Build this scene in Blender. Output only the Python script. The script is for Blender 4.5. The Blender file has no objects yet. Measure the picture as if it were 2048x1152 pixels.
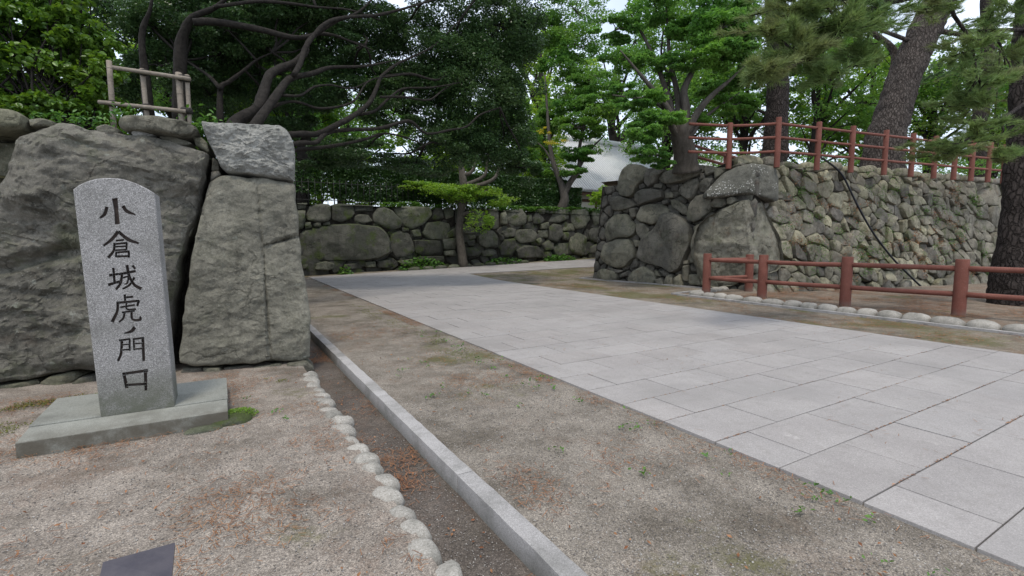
import bpy, bmesh, math, random
import numpy as np
from mathutils import Vector
R = math.radians
rng = np.random.default_rng(7)
random.seed(7)
scn = bpy.context.scene
COL = scn.collection

# ------------------------------------------------------------------ camera
F, CX, CY, H = 985.0, 1024.0, 576.0, 1.5
PITCH = math.atan(95 / 985.0)
YAW = R(30.7)
cd = bpy.data.cameras.new('camera')
cam = bpy.data.objects.new('camera', cd)
COL.objects.link(cam)
cam.location = (0, 0, H)
cam.rotation_euler = (R(90) - PITCH, 0, -YAW)
cd.sensor_width = 36
cd.lens = 36 * F / 2048
cd.clip_end = 600
cd.clip_start = 0.05
scn.camera = cam
# ------------------------------------------------------------------ sky, sun, exposure
SUN_EL, SUN_AZ = 70, 215          # azimuth clockwise from +Y
world = bpy.data.worlds.new('World')
scn.world = world
world.use_nodes = True
wn = world.node_tree
bg = wn.nodes['Background']
sky = wn.nodes.new('ShaderNodeTexSky')
sky.sky_type = 'NISHITA'
sky.sun_disc = False
sky.sun_elevation = R(SUN_EL)
sky.sun_rotation = R(SUN_AZ)
sky.dust_density = 3.0
sky.air_density = 1.0
# thin bright cloud over the whole sky
_tc = wn.nodes.new('ShaderNodeTexCoord'); _cn = wn.nodes.new('ShaderNodeTexNoise'); _cn.inputs['Scale'].default_value = 2.2; _cn.inputs['Detail'].default_value = 6
_cr = wn.nodes.new('ShaderNodeMapRange'); _cr.inputs[1].default_value = 0.3; _cr.inputs[2].default_value = 0.7; _cr.inputs[3].default_value = 0.35; _cr.inputs[4].default_value = 1.0
_cm = wn.nodes.new('ShaderNodeMix'); _cm.data_type = 'RGBA'; _cm.inputs[7].default_value = (6.6, 7.3, 8.5, 1)
wn.links.new(_tc.outputs['Generated'], _cn.inputs['Vector']); wn.links.new(_cn.outputs[0], _cr.inputs[0]); wn.links.new(_cr.outputs[0], _cm.inputs[0])
wn.links.new(sky.outputs[0], _cm.inputs[6]); wn.links.new(_cm.outputs[2], bg.inputs[0])
bg.inputs[1].default_value = 0.15
sd = bpy.data.lights.new('sun', 'SUN')
sd.energy = 1.5
sd.angle = R(10)
sd.color = (1.0, 0.92, 0.80)
sun = bpy.data.objects.new('sun', sd)
COL.objects.link(sun)
sun.location = (0, 0, 40)
_d = Vector((math.sin(R(SUN_AZ)) * math.cos(R(SUN_EL)), math.cos(R(SUN_AZ)) * math.cos(R(SUN_EL)), math.sin(R(SUN_EL))))
sun.rotation_euler = _d.to_track_quat('Z', 'Y').to_euler()
scn.view_settings.view_transform = 'Standard'
scn.view_settings.look = 'None'
scn.view_settings.gamma = 1
scn.view_settings.use_curve_mapping = False
scn.view_settings.exposure = 0.42
scn.cycles.max_bounces = 8
scn.cycles.transparent_max_bounces = 8
scn.cycles.use_denoising = True

# ------------------------------------------------------------------ geometry of the view (used to measure the place)
_fw = np.array([math.sin(YAW) * math.cos(PITCH), math.cos(YAW) * math.cos(PITCH), -math.sin(PITCH)])
_rt = np.array([math.cos(YAW), -math.sin(YAW), 0.0])
_up = np.cross(_rt, _fw)
_C = np.array([0, 0, H])
def ray(x, y): return _fw + _rt * (x - CX) / F + _up * (CY - y) / F
def G(x, y, z=0.0):
    d = ray(x, y); return _C + d * (z - H) / d[2]
def V(x, y, P, n):
    d = ray(x, y); n = np.asarray(n, float); return _C + d * np.dot(np.asarray(P, float) - _C, n) / np.dot(d, n)
def D(x, y, depth): return _C + ray(x, y) * depth

# ------------------------------------------------------------------ numpy noise
def _hash(i, j, k, s):
    h = (i * 374761393 + j * 668265263 + k * 2147483647 + s * 974634533) & 0xFFFFFFFF
    h = ((h ^ (h >> 13)) * 1274126177) & 0xFFFFFFFF
    return ((h ^ (h >> 16)) & 0xFFFF) / 65535.0
def vnoise(p, s=0):
    p = np.asarray(p, float); b = np.floor(p).astype(np.int64); f = p - b; f = f * f * (3 - 2 * f)
    i, j, k = b[..., 0], b[..., 1], b[..., 2]; u, v, w = f[..., 0], f[..., 1], f[..., 2]
    L = lambda a, c, t: a + (c - a) * t
    x00 = L(_hash(i, j, k, s), _hash(i + 1, j, k, s), u); x10 = L(_hash(i, j + 1, k, s), _hash(i + 1, j + 1, k, s), u)
    x01 = L(_hash(i, j, k + 1, s), _hash(i + 1, j, k + 1, s), u); x11 = L(_hash(i, j + 1, k + 1, s), _hash(i + 1, j + 1, k + 1, s), u)
    return L(L(x00, x10, v), L(x01, x11, v), w) * 2 - 1
def fbm(p, s=0, o=4):
    p = np.asarray(p, float); r = 0; a = 1.0; t = 0
    for q in range(o):
        r = r + a * vnoise(p * 2.0 ** q, s + q * 17); t += a; a *= 0.5
    return r / t

# ------------------------------------------------------------------ object helpers
def tag(o, label=None, cat=None, group=None, kind=None):
    if label: o['label'] = label
    if cat: o['category'] = cat
    if group: o['group'] = group
    if kind: o['kind'] = kind
    return o
def empty(name, loc, label, cat, group=None):
    o = bpy.data.objects.new(name, None); COL.objects.link(o); o.location = [float(c) for c in loc]
    o.empty_display_size = 0.2
    return tag(o, label, cat, group, 'thing')
def wloc(o):
    v = Vector((0, 0, 0))
    while o is not None: v = v + o.location; o = o.parent
    return v
def link(name, me, mat, parent=None, loc=None):
    """me has coordinates relative to loc (world)"""
    o = bpy.data.objects.new(name, me); COL.objects.link(o)
    if mat is not None and not me.materials: me.materials.append(mat)
    l = Vector([float(c) for c in loc]) if loc is not None else Vector((0, 0, 0))
    if parent is not None:
        o.parent = parent; l = l - wloc(parent)
    o.location = l
    return o
def arrmesh(name, v, quads=None, tris=None, smooth=False):
    me = bpy.data.meshes.new(name); v = np.asarray(v, np.float32)
    me.vertices.add(len(v)); me.vertices.foreach_set('co', v.ravel())
    fl = []; st = []; tot = []; n = 0
    if quads is not None and len(quads):
        q = np.asarray(quads, np.int32); fl.append(q.ravel()); st.append(np.arange(len(q)) * 4 + n); tot.append(np.full(len(q), 4)); n += q.size
    if tris is not None and len(tris):
        t = np.asarray(tris, np.int32); fl.append(t.ravel()); st.append(np.arange(len(t)) * 3 + n); tot.append(np.full(len(t), 3)); n += t.size
    me.loops.add(n); me.loops.foreach_set('vertex_index', np.concatenate(fl).astype(np.int32))
    ns = sum(len(a) for a in st); me.polygons.add(ns)
    me.polygons.foreach_set('loop_start', np.concatenate(st).astype(np.int32))
    me.polygons.foreach_set('loop_total', np.concatenate(tot).astype(np.int32))
    if smooth: me.polygons.foreach_set('use_smooth', np.ones(ns, bool))
    me.update(calc_edges=True); me.validate()
    return me
def bmobj(name, bm, mat, parent=None, smooth=False, loc=None):
    """bm in world coordinates; origin put at the base of the shape unless loc is given"""
    co = np.array([v.co[:] for v in bm.verts])
    if loc is None:
        loc = Vector((float((co[:, 0].min() + co[:, 0].max()) / 2), float((co[:, 1].min() + co[:, 1].max()) / 2), float(co[:, 2].min())))
    bmesh.ops.translate(bm, verts=bm.verts, vec=-Vector(loc))
    bmesh.ops.recalc_face_normals(bm, faces=bm.faces)
    me = bpy.data.meshes.new(name); bm.to_mesh(me); bm.free()
    if smooth:
        me.polygons.foreach_set('use_smooth', np.ones(len(me.polygons), bool)); me.set_sharp_from_angle(angle=R(40))
    return link(name, me, mat, parent, loc)
def box(bm, x0, x1, y0, y1, z0, z1, bevel=0.0, jit=0.0):
    r = bmesh.ops.create_cube(bm, size=1.0); vs = r['verts']
    for v in vs:
        v.co = Vector(((x0 + x1) / 2 + v.co.x * (x1 - x0), (y0 + y1) / 2 + v.co.y * (y1 - y0), (z0 + z1) / 2 + v.co.z * (z1 - z0)))
        if jit: v.co += Vector((random.uniform(-jit, jit), random.uniform(-jit, jit), random.uniform(-jit, jit)))
    if bevel:
        es = list({e for v in vs for e in v.link_edges})
        bmesh.ops.bevel(bm, geom=es, offset=bevel, segments=2, profile=0.6, affect='EDGES')
def prism(bm, pts, vec):
    a = [bm.verts.new(tuple(float(c) for c in p)) for p in pts]; b = [bm.verts.new(tuple(float(c + d) for c, d in zip(p, vec))) for p in pts]
    n = len(a); bm.faces.new(a); bm.faces.new(b[::-1])
    for i in range(n): bm.faces.new((a[i], b[i], b[(i + 1) % n], a[(i + 1) % n]))
def smooth_path(pts, rad, k=4):
    """Catmull-Rom resample"""
    P = np.asarray(pts, float); r = np.asarray(rad, float)
    if len(P) < 3: 
        t = np.linspace(0, 1, k + 1)[:, None]; return P[0] + (P[-1] - P[0]) * t, r[0] + (r[-1] - r[0]) * t[:, 0]
    Q = np.vstack([2 * P[0] - P[1], P, 2 * P[-1] - P[-2]]); out = []; ro = []
    for i in range(len(P) - 1):
        p0, p1, p2, p3 = Q[i:i + 4]
        for j in range(k):
            t = j / k
            out.append(0.5 * (2 * p1 + (p2 - p0) * t + (2 * p0 - 5 * p1 + 4 * p2 - p3) * t * t + (3 * p1 - p0 - 3 * p2 + p3) * t ** 3)); ro.append(r[i] + (r[i + 1] - r[i]) * t)
    out.append(P[-1]); ro.append(r[-1])
    return np.array(out), np.array(ro)
class Tubes:
    def __init__(s): s.v = []; s.q = []; s.t = []; s.n = 0
    def add(s, pts, rad, seg=6, k=3, noise=0.0, fr=3.0, cap=True):
        P, r = smooth_path(pts, rad, k); T = np.gradient(P, axis=0); T /= np.linalg.norm(T, axis=1)[:, None] + 1e-9
        a = np.array([0.31, 0.17, 0.93]) if abs(T[0][2]) < 0.9 else np.array([1.0, 0.13, 0.0])
        ang = np.linspace(0, 2 * np.pi, seg, endpoint=False); rings = []
        u = np.cross(T[0], a); u /= np.linalg.norm(u)
        for i in range(len(P)):
            u = u - T[i] * np.dot(u, T[i]); u /= np.linalg.norm(u) + 1e-9; w = np.cross(T[i], u)
            dirs = np.cos(ang)[:, None] * u + np.sin(ang)[:, None] * w
            rr = np.full(seg, r[i])
            if noise: rr = rr * (1 + noise * fbm((P[i] + dirs * r[i]) * fr, 5, 3))
            rings.append(P[i] + dirs * rr[:, None])
        v = np.vstack(rings); m = len(P)
        for i in range(m - 1):
            b = s.n + i * seg; j = np.arange(seg); jn = (j + 1) % seg
            s.q.append(np.stack([b + j, b + jn, b + seg + jn, b + seg + j], 1))
        s.v.append(v); s.n += len(v)
        if cap:
            for ri, pt in ((0, P[0]), (m - 1, P[-1])):
                s.v.append(pt[None]); b = s.n - len(v) - (1 if ri else 0) + ri * seg if False else None
            base = s.n - len(v); j = np.arange(seg); jn = (j + 1) % seg
            s.t.append(np.stack([base + jn, base + j, np.full(seg, s.n)], 1)); s.t.append(np.stack([base + (m - 1) * seg + j, base + (m - 1) * seg + jn, np.full(seg, s.n + 1)], 1)); s.n += 2
    def build(s, name, mat, parent=None, loc=None, smooth=True):
        v = np.vstack(s.v); 
        if loc is None: loc = v[np.argmin(v[:, 2])]
        me = arrmesh(name, v - np.asarray(loc), np.vstack(s.q), np.vstack(s.t) if s.t else None, smooth)
        return link(name, me, mat, parent, loc)

# ------------------------------------------------------------------ material helpers
class MT:
    def __init__(s, name):
        s.m = bpy.data.materials.new(name); s.m.use_nodes = True; s.nt = s.m.node_tree; s.N = s.nt.nodes; s.N.clear()
        s.out = s.N.new('ShaderNodeOutputMaterial'); s.b = s.N.new('ShaderNodeBsdfPrincipled'); s.L(s.b.outputs[0], s.out.inputs[0])
        s.geo = s.N.new('ShaderNodeNewGeometry'); s.pos = s.geo.outputs['Position']; s.oi = s.N.new('ShaderNodeObjectInfo')
    def L(s, a, b): s.nt.links.new(a, b)
    def val(s, sock, v):
        if isinstance(v, (int, float)): sock.default_value = v
        elif isinstance(v, tuple): sock.default_value = (*v, 1) if len(v) == 3 and len(sock.default_value) == 4 else v
        else: s.L(v, sock)
    def noise(s, scale, detail=4, rough=0.6, vec=None, dist=0.0):
        n = s.N.new('ShaderNodeTexNoise'); n.inputs['Scale'].default_value = scale; n.inputs['Detail'].default_value = detail; n.inputs['Roughness'].default_value = rough; n.inputs['Distortion'].default_value = dist
        s.L(vec or s.pos, n.inputs['Vector']); return n.outputs[0]
    def vor(s, scale, feature='F1', out=0, vec=None, rand=1.0):
        n = s.N.new('ShaderNodeTexVoronoi'); n.feature = feature; n.inputs['Scale'].default_value = scale; n.inputs['Randomness'].default_value = rand
        s.L(vec or s.pos, n.inputs['Vector']); return n.outputs[out]
    def mapv(s, scale, rot=(0, 0, 0), vec=None):
        n = s.N.new('ShaderNodeMapping'); n.inputs['Scale'].default_value = scale; n.inputs['Rotation'].default_value = rot; s.L(vec or s.pos, n.inputs[0]); return n.outputs[0]
    def ramp(s, fac, *stops):
        n = s.N.new('ShaderNodeValToRGB'); e = n.color_ramp.elements
        while len(e) < len(stops): e.new(0.5)
        for i, (p, c) in enumerate(stops):
            e[i].position = p; e[i].color = (*c, 1) if isinstance(c, tuple) else (c, c, c, 1)
        s.L(fac, n.inputs[0]); return n.outputs[0]
    def mix(s, fac, a, b, mode='MIX'):
        n = s.N.new('ShaderNodeMix'); n.data_type = 'RGBA'; n.blend_type = mode
        s.val(n.inputs[0], fac); s.val(n.inputs[6], a); s.val(n.inputs[7], b); return n.outputs[2]
    def math(s, op, a, b=0.0, c=0.0, clamp=False):
        n = s.N.new('ShaderNodeMath'); n.operation = op; n.use_clamp = clamp
        s.val(n.inputs[0], a); s.val(n.inputs[1], b)
        if op in ('MULTIPLY_ADD', 'SMOOTH_MIN'): s.val(n.inputs[2], c)
        return n.outputs[0]
    def rng(s, v, a, b, c=0.0, d=1.0):
        n = s.N.new('ShaderNodeMapRange'); n.interpolation_type = 'SMOOTHSTEP'; s.L(v, n.inputs[0])
        for i, q in enumerate((a, b, c, d)): n.inputs[i + 1].default_value = q
        return n.outputs[0]
    def xyz(s, vec=None):
        n = s.N.new('ShaderNodeSeparateXYZ'); s.L(vec or s.pos, n.inputs[0]); return n.outputs
    def hsv(s, col, h=0.5, sa=1.0, v=1.0):
        n = s.N.new('ShaderNodeHueSaturation'); s.val(n.inputs['Hue'], h); s.val(n.inputs['Saturation'], sa); s.val(n.inputs['Value'], v); s.val(n.inputs['Color'], col); return n.outputs[0]
    def bump(s, h, strength, dist=0.02, prev=None):
        n = s.N.new('ShaderNodeBump'); n.inputs['Strength'].default_value = strength; n.inputs['Distance'].default_value = dist; s.L(h, n.inputs['Height'])
        if prev is not None: s.L(prev, n.inputs['Normal'])
        return n.outputs[0]
    def done(s, col, rough=0.85, nrm=None, spec=0.3):
        s.val(s.b.inputs['Base Color'], col); s.val(s.b.inputs['Roughness'], rough); s.b.inputs['Specular IOR Level'].default_value = spec
        if nrm is not None: s.L(nrm, s.b.inputs['Normal'])
        return s.m

def rock_mat(name, ca, cb, cc, moss=0.0, lichen=0.3, strata=0.4, var=0.5, rust=0.0, strs=(1.2, 1.2, 7), srot=(0.3, 0.15, 0.4), crack=0.0, spots=False):
    m = MT(name)
    r = m.oi.outputs['Random']
    n1 = m.noise(1.1, 6, 0.62); n2 = m.noise(5.5, 6, 0.7); n3 = m.noise(42, 3, 0.7)
    c = m.mix(m.rng(n1, 0.40, 0.60), ca, cb)
    c = m.mix(m.math('MULTIPLY', m.rng(n2, 0.46, 0.66), 0.85), c, cc)
    c = m.mix(m.math('MULTIPLY', m.rng(m.noise(0.8, 5, 0.7), 0.5, 0.62), 0.35), c, tuple(min(1, 1.45 * q) for q in cb))
    c = m.hsv(c, m.math('MULTIPLY_ADD', r, 0.03, 0.485), m.math('MULTIPLY_ADD', r, 0.5, 0.75), m.math('MULTIPLY_ADD', r, var, 1 - var / 2))
    c = m.mix(0.55, c, m.ramp(n3, (0.25, 0.35), (0.5, 0.72), (0.75, 1.0)), 'MULTIPLY')
    c = m.hsv(c, 0.5, 1.0, 1.38)
    dark = m.rng(m.noise(2.3, 5, 0.7, m.mapv((1.6, 1.6, 0.5))), 0.52, 0.7)
    c = m.mix(m.math('MULTIPLY', dark, 0.5), c, (0.035, 0.033, 0.028))
    st = m.noise(2.2, 5, 0.65, m.mapv(strs, srot), 0.5)
    if rust:
        c = m.mix(m.math('MULTIPLY', m.rng(m.noise(3.1, 4, 0.7), 0.56, 0.72), rust), c, (0.16, 0.085, 0.045))
    if lichen:
        l1 = m.rng(m.noise(9, 5, 0.75), 0.6, 0.68)
        c = m.mix(m.math('MULTIPLY', l1, lichen), c, (0.33, 0.35, 0.30))
        sp = m.math('MULTIPLY', m.math('LESS_THAN', m.vor(26), 0.11), lichen)
        c = m.mix(sp, c, (0.42, 0.42, 0.38))
    if moss:
        nz = m.xyz(m.geo.outputs['Normal'])[2]
        mk = m.math('ADD', m.rng(m.noise(1.7, 5, 0.72), 0.5, 0.66), m.math('MULTIPLY', m.rng(nz, 0.35, 0.9), 0.35), clamp=True)
        c = m.mix(m.math('MULTIPLY', mk, moss), c, m.mix(m.noise(30, 3), (0.03, 0.045, 0.012), (0.085, 0.11, 0.03)))
    nb = m.bump(st, strata, 0.06)
    if crack:
        wv = m.N.new('ShaderNodeVectorMath'); wv.operation = 'MULTIPLY_ADD'; nz_ = m.N.new('ShaderNodeTexNoise'); nz_.inputs['Scale'].default_value = 2.6; nz_.inputs['Detail'].default_value = 5; m.L(m.pos, nz_.inputs['Vector'])
        m.L(nz_.outputs[1], wv.inputs[0]); wv.inputs[1].default_value = (0.9, 0.9, 0.9); m.L(m.mapv((0.9, 0.9, 1.5), (0.35, 0.2, 0.3)), wv.inputs[2])
        e = m.vor(1.3, 'DISTANCE_TO_EDGE', 0, wv.outputs[0]); gate = m.rng(m.noise(1.9, 3), 0.48, 0.62); k = m.math('MULTIPLY', m.rng(e, 0.0, 0.035, 1, 0), gate)
        c = m.mix(m.math('MULTIPLY', k, crack), c, (0.015, 0.014, 0.011)); nb = m.bump(m.math('MULTIPLY', k, -1.0), crack, 0.06, nb)
        hl_ = m.rng(m.noise(13, 6, 0.8, None, 0.8), 0.60, 0.72); c = m.mix(m.math('MULTIPLY', hl_, 0.45), c, (0.02, 0.019, 0.015)); nb = m.bump(m.math('MULTIPLY', hl_, -1.0), 0.5, 0.02, nb)
    if spots:
        sk = m.math('MULTIPLY', m.math('LESS_THAN', m.vor(17), 0.30), m.rng(m.noise(1.6, 3), 0.46, 0.56)); sk = m.math('MULTIPLY', sk, m.rng(m.noise(55, 2), 0.42, 0.5)); c = m.mix(sk, c, (0.6, 0.6, 0.55))
    nb = m.bump(n2, 0.55, 0.05, nb)
    g2 = m.noise(110, 3, 0.8); c = m.mix(0.5, c, m.ramp(g2, (0.3, 0.45), (0.5, 0.95), (0.72, 1.5)), 'MULTIPLY')
    nb = m.bump(m.noise(24, 6, 0.8), 0.8, 0.02, nb); nb = m.bump(g2, 0.5, 0.006, nb)
    return m.done(c, 0.9, nb, 0.2)

def leaf_mat(name, ca, cb, cc=None, trans=0.35, rough=0.5, spec=0.4, patch=0.6):
    m = MT(name); ri = m.geo.outputs['Random Per Island']
    c = m.mix(ri, ca, cb)
    if cc: c = m.mix(m.rng(m.noise(0.55, 3), 0.45, 0.65), c, cc)
    c = m.hsv(c, m.math('MULTIPLY_ADD', m.noise(patch, 2), 0.04, 0.48), 1.0, m.math('MULTIPLY_ADD', m.vor(37, out=0), 0.9, 0.62))
    m.done(c, rough, None, spec)
    t = m.N.new('ShaderNodeBsdfTranslucent'); m.L(m.hsv(c, 0.49, 1.1, 1.25), t.inputs[0])
    x = m.N.new('ShaderNodeMixShader'); x.inputs[0].default_value = trans
    m.L(m.b.outputs[0], x.inputs[1]); m.L(t.outputs[0], x.inputs[2]); m.L(x.outputs[0], m.out.inputs[0])
    return m.m

def bark_mat(name, ca, cb, scale=(9, 9, 2.2), strength=0.9, plates=True):
    m = MT(name); v = m.mapv(scale)
    n = m.noise(1.2, 6, 0.7, v, 0.6); f = m.noise(14, 4, 0.7)
    c = m.mix(m.rng(n, 0.3, 0.7), ca, cb); c = m.mix(0.5, c, m.ramp(f, (0.3, 0.4), (0.7, 1.0)), 'MULTIPLY')
    nb = m.bump(f, 0.4, 0.02)
    if plates:
        wv = m.N.new('ShaderNodeVectorMath'); wv.operation = 'MULTIPLY_ADD'; nz_ = m.N.new('ShaderNodeTexNoise'); nz_.inputs['Scale'].default_value = 5; nz_.inputs['Detail'].default_value = 4; m.L(m.pos, nz_.inputs['Vector']); m.L(nz_.outputs[1], wv.inputs[0]); wv.inputs[1].default_value = (1.6, 1.6, 1.6); m.L(v, wv.inputs[2])
        e = m.vor(1.0, 'DISTANCE_TO_EDGE', 0, wv.outputs[0]); k = m.rng(e, 0.0, 0.22)
        c = m.mix(m.math('MULTIPLY_ADD', k, -0.6, 0.6), c, (0.012, 0.01, 0.008)); nb = m.bump(k, strength, 0.05, nb)
    nb = m.bump(n, strength, 0.03, nb)
    return m.done(c, 0.92, nb, 0.15)

def flat_mat(name, ca, cb, scale=8, rough=0.7, bump=0.2, spec=0.3, dist=0.01):
    m = MT(name); n = m.noise(scale, 5, 0.65); f = m.noise(scale * 7, 3, 0.7)
    c = m.mix(m.rng(n, 0.3, 0.7), ca, cb)
    return m.done(m.mix(0.25, c, m.ramp(f, (0.3, 0.5), (0.7, 1.0)), 'MULTIPLY'), rough, m.bump(m.math('ADD', n, f), bump, dist), spec)

def granite_mat(name, base, dark, light, sc=170, rough=0.8, stain=0.4, streak=None, bump=0.25, dirt_shade=(0.10, 0.105, 0.075)):
    m = MT(name)
    g = m.vor(sc, out=1); gx = m.xyz(g)[0]
    c = m.ramp(gx, (0.0, dark), (0.3, base), (0.62, base), (0.97, light))
    n = m.noise(2.6, 5, 0.7); c = m.mix(m.math('MULTIPLY', m.rng(n, 0.42, 0.7), stain), c, (0.10, 0.10, 0.085))
    r = m.oi.outputs['Random']
    c = m.hsv(c, 0.5, 1.0, m.math('MULTIPLY_ADD', r, 0.22, 0.89))
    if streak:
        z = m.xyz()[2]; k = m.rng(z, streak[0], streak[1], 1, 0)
        c = m.mix(m.math('MULTIPLY', k, m.rng(m.noise(7, 4), 0.3, 0.6, 0.45, 0.9)), c, dirt_shade)
    nb = m.bump(gx, bump, 0.002); nb = m.bump(m.noise(30, 4, 0.7), 0.25, 0.01, nb)
    return m.done(c, rough, nb, 0.3)

def soil_mat(name, moss_bias=0.0, needle=0.35, base=((0.20, 0.175, 0.145), (0.30, 0.265, 0.225)), fine=200):
    """pale decomposed-granite grit with moss, damp soil and needle litter"""
    m = MT(name); x, y, z = m.xyz()
    big = m.noise(0.55, 5, 0.65); mid = m.noise(2.6, 6, 0.7); fin = m.noise(16, 5, 0.75)
    c = m.mix(m.rng(mid, 0.35, 0.65), base[0], base[1])
    # the damp, darker soil that is left where the grit has washed off
    c = m.mix(m.math('MULTIPLY', m.rng(m.noise(0.95, 6, 0.7), 0.47, 0.66), 0.62), c, (0.085, 0.075, 0.06))
    # grit: single grains
    gx = m.xyz(m.vor(fine, out=1)); gx2 = m.xyz(m.vor(fine * 0.45, out=1))
    c = m.mix(0.6, c, m.ramp(gx[0], (0.0, (0.22, 0.2, 0.18)), (0.35, (0.62, 0.6, 0.57)), (0.72, (1, 0.97, 0.93)), (0.93, (1.75, 1.7, 1.62))), 'MULTIPLY')
    c = m.mix(0.3, c, m.ramp(gx2[1], (0.1, (0.55, 0.5, 0.45)), (0.9, (1.3, 1.25, 1.2))), 'MULTIPLY')
    # moss
    mk = m.rng(m.math('ADD', big, m.math('MULTIPLY_ADD', fin, 0.25, moss_bias - 0.12)), 0.56, 0.68)
    c = m.mix(m.math('MULTIPLY', mk, 0.72), c, m.mix(fin, (0.045, 0.055, 0.018), (0.14, 0.13, 0.045)))
    # fallen needles
    nk = m.rng(m.math('ADD', m.noise(1.3, 5, 0.75, m.mapv((1, 1, 1), (0, 0, 0.7))), m.math('MULTIPLY', fin, 0.3)), 0.66, 0.8)
    c = m.mix(m.math('MULTIPLY', nk, needle), c, m.mix(gx2[0], (0.10, 0.045, 0.022), (0.24, 0.115, 0.06)))
    hb = m.math('ADD', m.vor(fine), m.math('MULTIPLY', fin, 0.8))
    nb = m.bump(hb, 0.6, 0.006); nb = m.bump(mid, 0.35, 0.03, nb)
    return m.done(c, 0.95, nb, 0.12)

M = {}
M['rock_left'] = rock_mat('rock_left', (0.098, 0.093, 0.072), (0.155, 0.146, 0.113), (0.062, 0.06, 0.045), moss=0.3, lichen=0.35, strata=0.3, var=0.2, rust=0.12, strs=(1.5, 1.5, 3.2), srot=(0.5, 0.35, 0.4), crack=0.45)
M['rock_slab'] = rock_mat('rock_slab', (0.14, 0.133, 0.108), (0.182, 0.173, 0.14), (0.105, 0.101, 0.081), moss=0.08, lichen=0.25, strata=0.35, var=0.1, strs=(2.5, 2.5, 3.5), srot=(0.4, 0.6, 0.4), crack=0.35)
M['rock_pale'] = rock_mat('rock_pale', (0.20, 0.197, 0.18), (0.265, 0.26, 0.238), (0.15, 0.147, 0.132), moss=0.0, lichen=0.5, strata=0.5, var=0.1, strs=(3, 3, 6), srot=(0.2, 0.7, 0.1), crack=0.2)
M['rock_back'] = rock_mat('rock_back', (0.06, 0.062, 0.049), (0.105, 0.102, 0.082), (0.055, 0.058, 0.042), moss=0.85, lichen=0.22, strata=0.2, var=0.8, strs=(2, 2, 2), crack=0.4)
M['rock_corner'] = rock_mat('rock_corner', (0.09, 0.086, 0.072), (0.14, 0.13, 0.104), (0.06, 0.057, 0.046), moss=0.15, lichen=0.12, strata=0.3, var=0.6, rust=0.2, strs=(2, 2, 3), crack=0.5)
M['rock_big'] = rock_mat('rock_big', (0.13, 0.125, 0.098), (0.19, 0.18, 0.145), (0.075, 0.068, 0.05), moss=0.2, lichen=0.2, strata=0.5, var=0.1, rust=0.3, strs=(4, 4, 0.9), srot=(0.1, 0.1, 0), crack=0.6)
M['rock_lichen'] = rock_mat('rock_lichen', (0.09, 0.088, 0.075), (0.13, 0.126, 0.108), (0.07, 0.068, 0.056), moss=0.05, lichen=0.1, strata=0.3, var=0.1, strs=(2, 2, 2), spots=True, crack=0.2)
M['rock_face'] = rock_mat('rock_face', (0.155, 0.142, 0.108), (0.235, 0.216, 0.168), (0.10, 0.092, 0.069), moss=0.55, lichen=0.35, strata=0.3, var=0.75, rust=0.3, strs=(2, 2, 3), crack=0.3)
M['core'] = flat_mat('core', (0.022, 0.02, 0.017), (0.05, 0.045, 0.036), 5, 0.95, 0.8, 0.1, 0.05)
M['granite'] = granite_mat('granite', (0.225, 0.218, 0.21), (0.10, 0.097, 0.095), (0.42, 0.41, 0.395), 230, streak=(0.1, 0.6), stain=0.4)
M['concrete'] = granite_mat('concrete', (0.25, 0.255, 0.225), (0.18, 0.185, 0.16), (0.33, 0.335, 0.3), 240, stain=0.5, streak=(0.10, 0.132), dirt_shade=(0.09, 0.078, 0.058))  # brown below the top edge: splashed soil plus painted shade of the front face
M['kerb'] = granite_mat('kerb', (0.31, 0.297, 0.285), (0.23, 0.22, 0.212), (0.41, 0.395, 0.38), 220, stain=0.5, streak=(-0.2, -0.02))
M['engrave'] = flat_mat('engrave', (0.055, 0.042, 0.036), (0.085, 0.066, 0.055), 30, 0.9, 0.3)
M['soil'] = soil_mat('soil', -0.02, 0.16, ((0.215, 0.192, 0.168), (0.32, 0.29, 0.256)))
M['soil_verge'] = soil_mat('soil_verge', 0.0, 0.10, ((0.185, 0.168, 0.145), (0.275, 0.252, 0.22)))
M['soil_moss'] = soil_mat('soil_moss', 0.07, 0.3, ((0.17, 0.15, 0.12), (0.26, 0.232, 0.19)))
M['soil_needle'] = soil_mat('soil_needle', -0.05, 0.4, ((0.17, 0.14, 0.11), (0.25, 0.21, 0.17)))
M['soil_gutter'] = soil_mat('soil_gutter', -0.05, 0.15, ((0.095, 0.083, 0.074), (0.145, 0.128, 0.114)))
M['grass'] = flat_mat('terrace_soil', (0.03, 0.035, 0.015), (0.07, 0.06, 0.03), 3, 0.95, 0.6, 0.1, 0.05)
M['cobble'] = granite_mat('cobble', (0.30, 0.28, 0.245), (0.20, 0.185, 0.16), (0.40, 0.38, 0.34), 160, stain=0.65, bump=0.5)
M['red'] = None
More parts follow.
